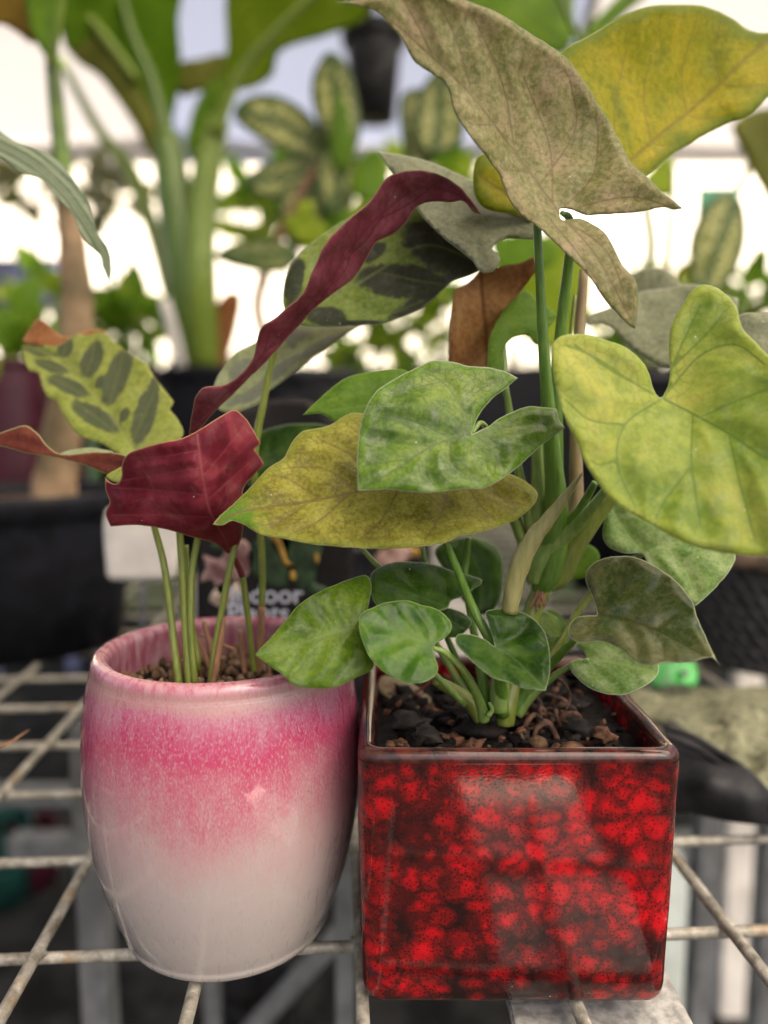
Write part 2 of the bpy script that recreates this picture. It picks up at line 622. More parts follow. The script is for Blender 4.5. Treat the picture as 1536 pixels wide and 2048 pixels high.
box('post', (-0.55, 0.42, -0.75), (-0.515, 0.455, -0.012), M_post, shelf, 0.004)
# struts between posts under the bench
tube3('strut', [(-0.36, 0.62, -0.62), (0.02, 0.60, -0.16)], [0.009, 0.009], M_post, shelf)
box('lower_rail', (-0.6, 1.15, -0.50), (0.9, 1.19, -0.46), M_post, shelf, 0.004)
box('lower_rail', (-0.6, 0.95, -0.30), (0.9, 0.975, -0.275), M_post, shelf, 0.004)

# made-up pale objects standing in for patches of sunlight below the bench
pp = P(1468, 1760, 1.15)
o = box('sun_patch_stake', (pp.x - 0.021, 1.13, -0.75), (pp.x + 0.021, 1.17, -0.02), M_white, None, 0.003)
tag(o, 'pale upright standing in for a sunlit strip below the mesh, right of the red square pot', 'stake')
pp = P(1352, 1850, 0.80)
M_jug = simple('sun_patch_plastic', (0.62, 0.68, 0.62), 0.45, 0.1, 30, 0.05)
jug = thing('sun_patch_jug', 'pale jug shape standing in for a patch of light below the mesh, half hidden by the red pot edge', 'jug', (pp.x - 0.03, 0.80, -0.75))
lathe('body', [(0.03, -0.75), (0.045, -0.745), (0.045, -0.32), (0.03, -0.27), (0.016, -0.25), (0.016, -0.205)], (pp.x - 0.03, 0.80, 0), M_jug, jug, 28)
lathe('cap', [(0.019, -0.204), (0.019, -0.175), (0.015, -0.172)], (pp.x - 0.03, 0.80, 0), M_white, jug, 24)

# marquee canopy behind the plants: translucent cloth, seams and purlins
def cloth(name, col, tr, k=0.27):
    t = NT(name)
    v = t.coord()
    n = t.noise(v, 6, 3)
    c = t.ramp(n, [(0.3, tuple(x * 0.9 for x in col)), (0.7, col)])
    d = t.n('ShaderNodeBsdfDiffuse', Color=c)
    q = t.n('ShaderNodeBsdfTranslucent', Color=tr)
    return t.done(t.n('ShaderNodeMixShader', Fac=k, i1=d.outputs[0], i2=q.outputs[0]).outputs[0])
M_cloth_l = cloth('lavender_cloth', (0.38, 0.41, 0.56), (0.36, 0.41, 0.58, 1), 0.30)
M_cloth_w = cloth('white_cloth', (0.66, 0.63, 0.63), (0.66, 0.64, 0.66, 1), 0.31)
M_cloth_f = cloth('light_shaping_film', (0.8, 0.77, 0.74), (0.92, 0.89, 0.86, 1), 0.88)
M_cloth_d = cloth('light_shaping_cloth', (0.62, 0.59, 0.56), (0.6, 0.56, 0.52, 1), 0.16)
M_purlin = simple('canopy_frame', (0.45, 0.44, 0.42), 0.5, 0.1, 10, 0.05)
can = thing('canopy', 'white and lavender marquee roof over the bench and high behind the plants', 'canopy', (0, 2.6, -0.75))
RIDGE, RZT, EAVE = 0.75, 2.15, 1.25      # ridge runs along X above the bench, eaves in front of and behind it
def roofz(y):
    return RZT - (RZT - EAVE) * abs(y - RIDGE) / (3.0 - RIDGE)
def sheet(name, x0, x1, mat, y0, y1, n=14):
    V, Fc = [], []
    for j in range(n + 1):
        for i in range(n + 1):
            u, vv = i / n, j / n
            y = y0 + (y1 - y0) * vv
            sag = 0.035 * math.sin(math.pi * u) + 0.02 * math.sin(math.pi * vv * 3)
            V.append((x0 + (x1 - x0) * u, y, roofz(y) + 0.03 - sag))
    for j in range(n):
        for i in range(n):
            a = j * (n + 1) + i
            Fc.append((a, a + 1, a + n + 2, a + n + 1))
    return mesh(name, V, Fc, mat, can)
for (x0, x1, mt) in ((-2.4, -0.78, M_cloth_w), (-0.77, 0.62, M_cloth_l), (0.63, 2.4, M_cloth_w)):
    sheet('roof_panel', x0, x1, mt, RIDGE, 3.0)
    mesh('valance', [(x0, 3.0, 1.28), (x1, 3.0, 1.28), (x1, 3.03, 1.17), (x0, 3.03, 1.17)], [(0, 1, 2, 3)], mt, can, False)
for (x0, x1, mt) in ((-2.4, -0.78, M_cloth_d), (-0.77, 0.20, M_cloth_d), (0.21, 2.4, M_cloth_f)):  # unseen front panels, film and dense cloth split to aim soft light from the right
    sheet('roof_panel', x0, x1, mt, RIDGE, -0.9)
for y in (-0.88, -0.1, RIDGE, 1.5, 2.2, 3.02):
    tube3('purlin', [(-2.4, y, roofz(y) - 0.02), (2.4, y, roofz(y) - 0.02)], [0.016, 0.016], M_purlin, can)
for x in (-2.35, -0.775, 0.625, 2.35):
    tube3('rafter', [(x, RIDGE, RZT - 0.02), (x, 3.02, roofz(3.02) - 0.02)], [0.018, 0.018], M_purlin, can)
    tube3('rafter', [(x, RIDGE, RZT - 0.02), (x, -0.9, roofz(-0.9) - 0.02)], [0.018, 0.018], M_purlin, can)
for x in (-2.35, -0.775, 0.625, 2.35):
    for y in ((-0.88, 3.02) if abs(x) > 2 else (3.02,)):
        tube3('leg', [(x, y, roofz(y)), (x, y, -0.75)], [0.02, 0.02], M_purlin, can)
wall = box('glare_wall', (-5.5, 6.0, -0.75), (4.2, 6.15, 2.3), M_white)  # added sun-catching surface that supplies the blown-out daylight behind the plants
tag(wall, 'added white wall giving the daylight glare between the leaves far behind', 'wall')

# ================================================================== PINK POT
PC = Vector((-0.0625, 0.2900, 0.0))
def pink_glaze():
    t = NT('pink_reactive_glaze')
    v = t.coord()
    sep = t.n('ShaderNodeSeparateXYZ', Vector=v)
    z = sep.outputs[2]
    big = t.noise(t.coord((1, 1, 0.6)), 55, 3, 0.6, 0.5)
    drip = t.noise(t.coord((1, 1, 0.16)), 420, 4, 0.65)
    zz = t.math('ADD', z, t.math('ADD', t.math('MULTIPLY', t.math('SUBTRACT', big, 0.5), 0.038), t.math('MULTIPLY', t.math('SUBTRACT', drip, 0.5), 0.022)))
    f = t.math('DIVIDE', zz, 0.112)
    c = t.ramp(f, [(0.05, (0.42, 0.375, 0.345)), (0.32, (0.44, 0.37, 0.345)), (0.48, (0.45, 0.305, 0.295)), (0.60, (0.45, 0.205, 0.23)),
                   (0.70, (0.45, 0.115, 0.17)), (0.79, (0.44, 0.040, 0.115)), (0.84, (0.43, 0.070, 0.155)), (0.90, (0.44, 0.145, 0.22)), (0.97, (0.45, 0.21, 0.26))])
    # crystals: fine vertical specks of pale and hot glaze
    sp = t.noise(t.coord((1, 1, 0.42)), 1900, 2, 0.6)
    k = t.math('MULTIPLY', t.smooth(z, 0.02, 0.06), 0.55)
    c = t.mix(t.math('MULTIPLY', t.smooth(sp, 0.50, 0.66), k), c, (0.50, 0.33, 0.335))
    c = t.mix(t.math('MULTIPLY', t.smooth(sp, 0.46, 0.32), t.math('MULTIPLY', t.smooth(z, 0.035, 0.075), 0.5)), c, (0.42, 0.035, 0.085))
    # the rim: thin tan break, pink lip
    zr = t.math('ADD', z, t.math('MULTIPLY', t.math('SUBTRACT', big, 0.5), 0.006))
    tan = t.math('MULTIPLY', t.smooth(zr, 0.1005, 0.1045), t.smooth(zr, 0.1095, 0.1070))
    c = t.mix(t.math('MULTIPLY', tan, 0.45), c, (0.36, 0.23, 0.15))
    lip = t.smooth(z, 0.1072, 0.1098)
    c = t.mix(t.math('MULTIPLY', lip, 0.8), c, t.ramp(drip, [(0.38, (0.40, 0.10, 0.14)), (0.62, (0.50, 0.27, 0.28))]))
    pore = t.noise(v, 230, 2)
    c = t.mix(t.smooth(pore, 0.80, 0.83, 0, 0.6), c, (0.12, 0.09, 0.08))
    h = t.math('ADD', big, t.math('MULTIPLY', sp, 0.12))
    b = t.pbr(Base_Color=c, Roughness=t.smooth(drip, 0.3, 0.7, 0.24, 0.38), Normal=t.bump(h, 0.10, 0.0008))
    b.inputs['Coat Weight'].default_value = 0.9
    b.inputs['Coat Roughness'].default_value = 0.05
    return t.done(b.outputs[0])
M_pink = pink_glaze()
pot1 = thing('pink_pot', 'barrel shaped ceramic pot with glaze fading from hot pink to white', 'pot', PC)
prof = [(0.0340, 0.0010), (0.0385, 0.0000), (0.0402, 0.0020), (0.0406, 0.0040), (0.0412, 0.0056), (0.0430, 0.0100), (0.0452, 0.0165), (0.0480, 0.0260),
        (0.0506, 0.0380), (0.0523, 0.0500), (0.0530, 0.0620), (0.0530, 0.0740), (0.0523, 0.0850), (0.0511, 0.0940), (0.0497, 0.1015), (0.0487, 0.1055)]
lip = [(0.0485, 0.1060), (0.0480, 0.1090), (0.0467, 0.1108), (0.0446, 0.1113)]
inner = [(0.0446, 0.1113), (0.0428, 0.1104), (0.0417, 0.1082), (0.0418, 0.1040), (0.0424, 0.0960), (0.0428, 0.0860)]
def smoothprof(p, n=4):
    return [tuple(q) for q in crom(p, n)]
lathe('body', smoothprof(prof), PC, M_pink, pot1, 96, caps=(True, False))
V = []
lp = smoothprof([(0.0490, 0.1045)] + lip)
lathe('rim', lp, PC, M_pink, pot1, 96, caps=(False, False))
def pink_inside():
    t = NT('rose_inner_glaze')
    n = t.noise(t.coord((1, 1, 0.3)), 260, 4)
    c = t.ramp(n, [(0.38, (0.28, 0.08, 0.11)), (0.5, (0.36, 0.15, 0.18)), (0.63, (0.42, 0.24, 0.25))])
    b = t.pbr(Base_Color=c, Roughness=0.25, Normal=t.bump(n, 0.08, 0.0006))
    return t.done(b.outputs[0])
lathe('inner_wall', smoothprof(inner), PC, pink_inside(), pot1, 96, caps=(False, False))

# ================================================================== RED POT
RX, RY, RZ = 0.0446, 0.2925, 0.0905
RH = 0.0535
def red_glaze():
    t = NT('red_black_glaze')
    v = t.coord()
    wv = t.n('ShaderNodeTexNoise', Vector=v, Scale=85.0, Detail=4.0, Roughness=0.6).outputs['Color']
    wv = t.n('ShaderNodeVectorMath', _operation='SCALE', i0=wv, Scale=0.009).outputs[0]
    wf = t.n('ShaderNodeTexNoise', Vector=v, Scale=420.0, Detail=3.0).outputs['Color']
    wv = t.n('ShaderNodeVectorMath', _operation='ADD', i0=wv, i1=t.n('ShaderNodeVectorMath', _operation='SCALE', i0=wf, Scale=0.0042).outputs[0]).outputs[0]
    v2 = t.n('ShaderNodeVectorMath', _operation='ADD', i0=v, i1=wv).outputs[0]
    v3 = t.n('ShaderNodeMapping', Vector=v2, Scale=(1, 1, 1.15)).outputs[0]
    SCL = 118.0
    f1 = t.n('ShaderNodeTexVoronoi', _feature='F1', Vector=v3, Scale=SCL)
    edge = t.n('ShaderNodeTexVoronoi', _feature='DISTANCE_TO_EDGE', Vector=v3, Scale=SCL).outputs['Distance']
    rnd = t.n('ShaderNodeSeparateColor', Color=f1.outputs['Color']).outputs[0]
    big = t.noise(v, 26, 3, 0.6)
    mid = t.noise(v, 70, 4, 0.6)
    sepz = t.n('ShaderNodeSeparateXYZ', Vector=v).outputs[2]
    br = t.math('ADD', t.math('MULTIPLY', rnd, 0.30), t.math('MULTIPLY', t.math('SUBTRACT', big, 0.5), 1.0))
    br = t.math('ADD', br, t.math('MULTIPLY', t.math('SUBTRACT', mid, 0.5), 1.0))
    br = t.math('ADD', br, t.math('SUBTRACT', 0.72, t.math('MULTIPLY', f1.outputs['Distance'], 0.62)))
    br = t.math('SUBTRACT', br, t.smooth(sepz, 0.028, 0.003, 0.0, 0.22))  # darkens towards the foot: the shade down there is painted into the glaze
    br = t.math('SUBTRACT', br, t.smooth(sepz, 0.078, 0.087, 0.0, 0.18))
    br = t.math('MULTIPLY', br, t.smooth(t.math('ADD', edge, t.math('MULTIPLY', t.math('SUBTRACT', mid, 0.5), 0.5)), -0.02, 0.34, 0.55, 1.05))
    d = t.math('SUBTRACT', 1.0, br)
    c = t.ramp(br, [(0.05, (0.012, 0.005, 0.005)), (0.22, (0.055, 0.006, 0.006)), (0.42, (0.16, 0.006, 0.007)), (0.64, (0.28, 0.005, 0.008)), (0.90, (0.46, 0.005, 0.010))])
    # pin-prick pits in the red
    pv = t.n('ShaderNodeTexVoronoi', _feature='F1', Vector=v, Scale=860.0, Randomness=0.85)
    pn = t.noise(v, 300, 2)
    pit = t.smooth(t.math('ADD', pv.outputs['Distance'], t.math('MULTIPLY', t.math('SUBTRACT', pn, 0.5), 0.5)), 0.44, 0.22)
    c = t.mix(t.math('MULTIPLY', pit, t.smooth(d, 0.2, 0.7, 0.65, 0.85)), c, (0.03, 0.004, 0.004))
    blue = t.smooth(t.noise(v, 48, 3), 0.68, 0.76, 0, 0.7)
    c = t.mix(blue, c, (0.012, 0.010, 0.020))
    # glaze runs thin and brown on the rim and the arrises
    e = t.attr('arris')
    en = t.math('ADD', e, t.math('MULTIPLY', t.math('SUBTRACT', mid, 0.5), 0.5))
    c = t.mix(t.math('MULTIPLY', t.smooth(en, 0.45, 0.95), 0.82), c, t.ramp(t.noise(v, 200, 3), [(0.4, (0.020, 0.010, 0.008)), (0.6, (0.085, 0.028, 0.020))]))
    # white flecks low on the wall
    fl = t.noise(v, 520, 2)
    c = t.mix(t.math('MULTIPLY', t.smooth(fl, 0.76, 0.79), t.smooth(sepz, 0.016, 0.004)), c, (0.6, 0.57, 0.52))
    b = t.pbr(Base_Color=c, Roughness=0.07, Normal=t.bump(t.math('ADD', t.math('MULTIPLY', mid, 1.0), t.math('MULTIPLY', pit, -0.10)), 0.05, 0.001))
    b.inputs['Specular IOR Level'].default_value = 0.45
    return t.done(b.outputs[0])
M_red = red_glaze()
pot2 = thing('red_pot', 'square ceramic pot with glossy mottled red and black glaze', 'pot', (RX, RY, 0))
def rrect(h, r, n=7):
    pts = []
    for cx, cy, a0 in ((1, 1, 0), (-1, 1, 90), (-1, -1, 180), (1, -1, 270)):
        for i in range(n + 1):
            a = R(a0 + 90 * i / n)
            pts.append((cx * (h - r) + r * math.cos(a), cy * (h - r) + r * math.sin(a)))
    # straight sides get extra points so that attributes and bulge stay smooth
    out = []
    for i in range(len(pts)):
        a, b = pts[i], pts[(i + 1) % len(pts)]
        k = 14 if math.hypot(a[0] - b[0], a[1] - b[1]) > h else 1
        for j in range(k):
            out.append((a[0] + (b[0] - a[0]) * j / k, a[1] + (b[1] - a[1]) * j / k))
    return out
def arris(x, y, h, z, rim):
    d = max(0, 1 - (h - min(abs(x), abs(y))) / 0.0075)
    return max(d ** 1.5 * 0.85, rim)
def square_shell(name, levels, parent, mat, cap):
    """levels: (half width, corner radius, z, rim weight)"""
    V, Fc, at = [], [], []
    n = None
    for h, r, z, rim in levels:
        pts = rrect(h, r)
        n = len(pts)
        for x, y in pts:
            wx = 0.0006 * mnoise.noise(Vector((x * 40, y * 40, z * 40)))
            V.append((RX + x * (1 + wx * 8), RY + y * (1 + wx * 8), z + wx * 0.6 * (1 if z > 0.02 else 0)))
            at.append(arris(x, y, h, z, rim))
    for i in range(len(levels) - 1):
        for k in range(n):
            k2 = (k + 1) % n
            Fc.append((i * n + k, i * n + k2, (i + 1) * n + k2, (i + 1) * n + k))
    if cap:
        Fc.append(tuple(range(n - 1, -1, -1)))
    return mesh(name, V, Fc, mat, parent, True, {'arris': at})
lv = [(0.0475, 0.005, 0.0004, 0.5), (0.0500, 0.006, 0.0004, 0.5), (0.0512, 0.0068, 0.0012, 0.35), (0.0519, 0.007, 0.0030, 0.2), (0.0522, 0.007, 0.0058, 0.05)]
for i in range(1, 12):
    z = 0.0058 + (0.0820 - 0.0058) * i / 11
    lv.append((0.0522 + 0.0013 * i / 11, 0.007, z, 0.0))
lv += [(RH, 0.007, 0.0842, 0.12), (RH, 0.007, 0.0862, 0.45)]
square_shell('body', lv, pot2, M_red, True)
lr = [(RH - 0.0002, 0.007, 0.0858, 0.5), (RH, 0.0072, 0.0874, 0.8), (RH - 0.0007, 0.0070, 0.0891, 1.0), (RH - 0.0019, 0.0064, 0.0902, 1.0), (RH - 0.0034, 0.0056, 0.0905, 1.0),
      (RH - 0.0048, 0.0048, 0.0899, 1.0), (RH - 0.0057, 0.0042, 0.0886, 0.8), (RH - 0.0061, 0.0040, 0.0866, 0.4), (RH - 0.0063, 0.004, 0.082, 0.15), (RH - 0.0064, 0.004, 0.070, 0.1)]
square_shell('rim', lr, pot2, M_red, False)

# ================================================================== POTTING MIX
M_peat = simple('dark_peat', (0.010, 0.008, 0.007), 0.9, 0.6, 260, 0.9, 0.25)
M_bark = simple('dark_bark', (0.011, 0.0085, 0.007), 0.8, 0.6, 300, 0.8, 0.18)
M_bark2 = simple('brown_bark', (0.12, 0.055, 0.028), 0.75, 0.5, 260, 0.8, 0.3)
M_bark3 = simple('grey_bark', (0.028, 0.023, 0.019), 0.8, 0.5, 300, 0.8, 0.18)
M_pellet = simple('clay_pellet', (0.10, 0.058, 0.030), 0.8, 0.5, 240, 0.6, 0.25)
M_pellet2 = simple('pale_pellet', (0.17, 0.112, 0.066), 0.8, 0.4, 240, 0.6, 0.25)
M_stone = simple('pale_grit', (0.42, 0.33, 0.22), 0.8, 0.3, 200, 0.5, 0.3)
def mound(name, cx, cy, hw, z, amp, mat, rnd, parent, n=40):
    V, Fc = [], []
    for j in range(n + 1):
        for i in range(n + 1):
            x, y = -hw + 2 * hw * i / n, -hw + 2 * hw * j / n
            if rnd:
                k = max(abs(x), abs(y)) / (math.hypot(x, y) + 1e-9)
                x, y = x * k, y * k
            h = amp * (mnoise.noise(Vector((x * 140, y * 140, 1.7))) + 0.6 * mnoise.noise(Vector((x * 420, y * 420, 4.1))))
            V.append((cx + x, cy + y, z + h))
    for j in range(n):
        for i in range(n):
            a = j * (n + 1) + i
            Fc.append((a, a + 1, a + n + 2, a + n + 1))
    return mesh(name, V, Fc, mat, parent)
mix1 = thing('pellet_mix', 'brown pelleted potting mix filling the pink pot', 'potting mix', (PC.x, PC.y, 0.085))
mound('base', PC.x, PC.y, 0.0418, 0.0945, 0.0012, M_peat, True, mix1)
pm = [lump_mesh('pellet', 0.0024, 0.0017, 0.0016, s, M_pellet if s % 3 else M_pellet2, 2, 0.3) for s in range(6)]
cnt = 0
while cnt < 230:
    a, r = random.uniform(0, 2 * math.pi), 0.0395 * math.sqrt(random.random())
    x, y = r * math.cos(a), r * math.sin(a)
    s = random.uniform(0.6, 1.3)
    scatter(random.choice(pm), mix1, (PC.x + x, PC.y + y, 0.0958 + random.uniform(-0.0006, 0.0022)), (random.uniform(0, 6), random.uniform(0, 6), random.uniform(0, 6)), (s, s, s), 'pellet')
    cnt += 1
mix2 = thing('bark_mix', 'black chunky bark mix with brown roots filling the red pot', 'potting mix', (RX, RY, 0.07))
mound('base', RX, RY, 0.0470, 0.0800, 0.0026, M_peat, False, mix2)
bmh = [lump_mesh('bark_chip', 0.0052, 0.0033, 0.0019, s + 20, [M_bark, M_bark, M_bark3, M_bark, M_bark2, M_bark][s], 2, 0.75) for s in range(6)]
for i in range(120):
    s = random.uniform(0.4, 1.15)
    scatter(bmh[random.choice((0, 1, 2, 3, 5, 0, 1, 3, 5, 4))], mix2, (RX + random.uniform(-0.042, 0.042), RY + random.uniform(-0.042, 0.042), 0.0815 + random.uniform(-0.001, 0.0025)),
            (random.uniform(-0.6, 0.6), random.uniform(-0.6, 0.6), random.uniform(0, 6)), (s, s, s * random.uniform(0.8, 1.5)), 'bark_chip')
for i in range(110):
    s = random.uniform(0.18, 0.5)
    scatter(random.choice((bmh[0], bmh[1], bmh[4], pm[0], pm[2], pm[5])), mix2, (RX + random.uniform(-0.044, 0.044), RY + random.uniform(-0.044, 0.044), 0.0832 + random.uniform(0, 0.0028)),
            (random.uniform(-1, 1), random.uniform(-1, 1), random.uniform(0, 6)), (s, s, s), 'crumb')
def soil_at(px, py, z=0.0835):
    q = G(px, py, z)
    return q
for (px, py, me, s, rz) in ((825, 1447, bmh[2], 1.7, 0.6), (860, 1470, bmh[2], 1.2, 0.2), (960, 1460, bmh[0], 1.5, 0.1), (1165, 1458, bmh[2], 1.3, 0.0), (1205, 1470, bmh[4], 1.25, 1.1),
                            (1125, 1430, bmh[4], 0.8, 0.5), (1075, 1485, pm[2], 1.5, 0), (1150, 1410, bmh[0], 1.1, 0.4), (925, 1410, bmh[4], 0.7, 1.2), (780, 1488, pm[5], 0.8, 0)):
    q = soil_at(px, py, 0.0845)
    scatter(me, mix2, q, (0.3, 0.2, rz), (s, s, s), 'bark_chip')
M_root = simple('root_brown', (0.13, 0.068, 0.04), 0.7, 0.4, 300, 0.6, 0.3)
M_root2 = simple('root_dark', (0.07, 0.045, 0.032), 0.75, 0.5, 300, 0.6, 0.3)
for i in range(26):
    bx, by = random.uniform(1035, 1120), random.uniform(1395, 1470)
    q = soil_at(bx, by, 0.083)
    a = random.uniform(0, 6.28)
    L = random.uniform(0.006, 0.013)
    hh = random.uniform(0.002, 0.006)
    pts = [q + Vector((0, 0, -0.002)), q + Vector((math.cos(a) * L * 0.3, math.sin(a) * L * 0.3, hh)), q + Vector((math.cos(a + 0.5) * L * 0.7, math.sin(a + 0.5) * L * 0.7, hh * 0.8)),
           q + Vector((math.cos(a + 0.9) * L, math.sin(a + 0.9) * L, -0.001))]
    rr = random.uniform(0.0006, 0.0012)
    tube3('root', [tuple(p) for p in pts], [rr, rr, rr * 0.9, rr * 0.5], random.choice((M_root, M_root, M_root2)), mix2, 7, 5)
tube('root', [(1108, 1352, 0.285, 5), (1130, 1368, 0.283, 6), (1140, 1395, 0.281, 6), (1132, 1420, 0.279, 5)], M_root, mix2, 8)

# ================================================================== ARROWHEAD PLANT IN THE RED POT
tan_leaf = leafmat('leaf_dusky_tan', [(0.125, 0.140, 0.034), (0.195, 0.190, 0.068), (0.30, 0.24, 0.13)], 60, (0.13, 0.085, 0.04), 0.65, 0.6, 3.0, 2.0, (0.15, 0.20, 0.09), 0.8, 0.40, 0.25, 0.20, 300, 0.10, fine=0.4)
yel_leaf = leafmat('leaf_yellow_back', [(0.15, 0.20, 0.004), (0.30, 0.30, 0.008), (0.42, 0.36, 0.025)], 48, (0.20, 0.15, 0.03), 0.7, 0.5, 4.5, 2.5, (0.5, 0.52, 0.25), 0.7, 0.45, 0.5, 0.25, 300, 0.05, margin=(0.10, 0.19, 0.01), marginw=22, tcol=(0.75, 0.72, 0.05))
big_leaf = leafmat('leaf_lime', [(0.13, 0.215, 0.026), (0.215, 0.285, 0.040), (0.38, 0.39, 0.075)], 34, (0.075, 0.15, 0.02), 0.8, 0.65, 3.0, 2.4, (0.34, 0.40, 0.18), 0.6, 0.34, 0.28, 0.22, 250, 0.14, margin=(0.29, 0.35, 0.045), marginw=26, fine=0.18)
grn_leaf = leafmat('leaf_green', [(0.0382, 0.0892, 0.0085), (0.0850, 0.1615, 0.0153), (0.1700, 0.2465, 0.0357)], 75, (0.055, 0.085, 0.025), 0.6, 0.5, 2.6, 1.8, (0.38, 0.42, 0.26), 0.8, 0.36, 0.2, 0.35, 330, 0.26, margin=(0.11, 0.22, 0.014), marginw=18, coat=0.2, fine=0.28)
gold_leaf = leafmat('leaf_bronze', [(0.125, 0.115, 0.014), (0.215, 0.205, 0.024), (0.31, 0.30, 0.05)], 85, (0.13, 0.085, 0.035), 0.7, 0.55, 3.2, 2.4, (0.34, 0.32, 0.14), 0.7, 0.42, 0.2, 0.28, 330, 0.03, margin=(0.22, 0.25, 0.03), marginw=16, tipcol=(0.06, 0.17, 0.010), fine=0.30)
low_leaf = leafmat('leaf_low_green', [(0.040, 0.086, 0.004), (0.082, 0.150, 0.007), (0.13, 0.20, 0.014)], 85, (0.11, 0.20, 0.03), 0.4, 0.12, 3.0, 2.0, (0.22, 0.30, 0.12), 0.5, 0.32, 0.2, 0.35, 330, 0.04, coat=0.1)
gls_leaf = leafmat('leaf_glossy_green', [(0.020, 0.070, 0.004), (0.045, 0.125, 0.006), (0.10, 0.185, 0.014)], 90, (0.060, 0.15, 0.018), 0.35, 0.06, 3.0, 2.2, (0.28, 0.36, 0.14), 0.6, 0.26, 0.18, 0.2, 330, 0.03, coat=0.2, fine=0.15)
shd_leaf = leafmat('leaf_shaded_green', [(0.011, 0.038, 0.003), (0.024, 0.066, 0.005), (0.052, 0.105, 0.010)], 90, (0.07, 0.12, 0.04), 0.45, 0.2, 2.6, 1.8, (0.24, 0.30, 0.16), 0.6, 0.32, 0.15, 0.2, 330, 0.05, coat=0.08, fine=0.2)  # darker green for the lower leaves, their shade put into the colour
olv_leaf = leafmat('leaf_olive_marbled', [(0.030, 0.062, 0.008), (0.066, 0.078, 0.020), (0.13, 0.13, 0.048)], 50, (0.05, 0.045, 0.018), 0.6, 0.2, 2.6, 1.8, (0.34, 0.37, 0.20), 0.75, 0.36, 0.2, 0.2, 330, 0.12, coat=0.15)
var_leaf = leafmat('leaf_pale_marbled', [(0.0638, 0.1530, 0.0187), (0.1190, 0.2125, 0.0382), (0.2465, 0.3230, 0.1275)], 85, (0.24, 0.32, 0.10), 0.5, 0.4, 3.0, 2.0, (0.45, 0.5, 0.34), 0.8, 0.4, 0.25, 0.2, 330, 0.3)
brn_leaf = leafmat('leaf_brown', [(0.20, 0.085, 0.030), (0.33, 0.16, 0.055), (0.40, 0.24, 0.09)], 55, (0.11, 0.045, 0.02), 0.7, 0.3, 5, 2, (0.30, 0.20, 0.10), 0.5, 0.5, 0.3, 0.15, 300, 0.0, tcol=(0.7, 0.36, 0.10))
lit_leaf = leafmat('leaf_backlit_green', [(0.0765, 0.1700, 0.0170), (0.1275, 0.2380, 0.0255), (0.2040, 0.3060, 0.0425)], 70, (0.2, 0.3, 0.06), 0.5, 0.3, 3, 2, (0.3, 0.4, 0.12), 0.5, 0.4, 0.5, 0.1, 300, 0.05, tcol=(0.5, 0.75, 0.08))
gry_leaf = leafmat('leaf_grey_green', [(0.085, 0.10, 0.048), (0.145, 0.16, 0.085), (0.21, 0.22, 0.13)], 60, (0.12, 0.12, 0.07), 0.5, 0.3, 3, 2, (0.34, 0.36, 0.26), 0.7, 0.42, 0.2, 0.12, 300, 0.18)

def stemmat(name, a, b, rough=0.35, tr=0.0):
    t = NT(name)
    v = t.coord((1, 1, 0.12))
    n = t.noise(v, 700, 3)
    n2 = t.noise(t.coord(), 60, 3)
    c = t.mix(t.smooth(n, 0.3, 0.7), a, b)
    c = t.mix(t.smooth(n2, 0.4, 0.7, 0, 0.35), c, tuple(x * 0.6 for x in a))
    p = t.pbr(Base_Color=c, Roughness=rough, Normal=t.bump(n, 0.25, 0.0004))
    p.inputs['Subsurface Weight'].default_value = 0.0
    return t.done(p.outputs[0])
st_green = stemmat('stem_green', (0.07, 0.16, 0.015), (0.13, 0.24, 0.03))
st_pale = stemmat('stem_pale_green', (0.15, 0.25, 0.045), (0.23, 0.33, 0.08))
st_tan = stemmat('stem_tan', (0.22, 0.16, 0.075), (0.31, 0.24, 0.12), 0.55)
st_olive = stemmat('stem_olive', (0.15, 0.19, 0.025), (0.22, 0.26, 0.05))
st_brown = stemmat('stem_brown', (0.20, 0.10, 0.045), (0.33, 0.17, 0.08), 0.6)
st_red = stemmat('stem_red', (0.12, 0.015, 0.015), (0.18, 0.03, 0.025), 0.45)
st_roll = stemmat('stem_rolled', (0.26, 0.25, 0.08), (0.35, 0.32, 0.13), 0.5)

arrow = thing('arrowhead_plant', 'arrowhead vine with heart shaped tan, lime and green leaves in the red pot', 'plant', (RX, RY, 0.075))

# big dusky leaf at the top
o1 = [(664, 5, 1), (700, 2), (745, -12), (800, -26), (870, -20), (932, 0), (999, 27), (1066, 70), (1127, 110), (1169, 164), (1200, 213), (1233, 268), (1261, 323), (1294, 353), (1325, 384), (1367, 417, 1),
      (1346, 420), (1325, 415), (1270, 425), (1209, 429), (1172, 430), (1138, 418), (1119, 418, 1), (1124, 440), (1160, 437), (1200, 457), (1221, 481), (1245, 530), (1270, 560), (1277, 603), (1270, 658, 1),
      (1252, 645), (1209, 600), (1178, 554), (1130, 505), (1081, 460), (1038, 426), (1014, 390), (996, 347), (965, 304), (932, 262), (910, 225), (892, 170), (862, 146), (828, 122), (804, 79), (777, 49), (752, 24), (716, 12)]
m1 = [(1118, 425), (1026, 300), (941, 190), (856, 108), (777, 40), (690, 8)]
s1 = [[(1105, 405), (1098, 290), (1045, 150)], [(1030, 305), (1005, 170), (950, 40)], [(945, 195), (915, 90), (880, 10)], [(1118, 425), (1185, 350), (1196, 250)], [(1120, 425), (1250, 395), (1345, 414)],
      [(1118, 430), (1190, 510), (1262, 640)], [(1130, 440), (1210, 500), (1250, 590)], [(1060, 345), (1010, 340), (1000, 330)], [(990, 250), (950, 250), (935, 245)], [(865, 115), (840, 60), (800, -10)],
      [(1080, 370), (1150, 260), (1140, 160)], [(1100, 440), (1150, 500), (1200, 570)]]
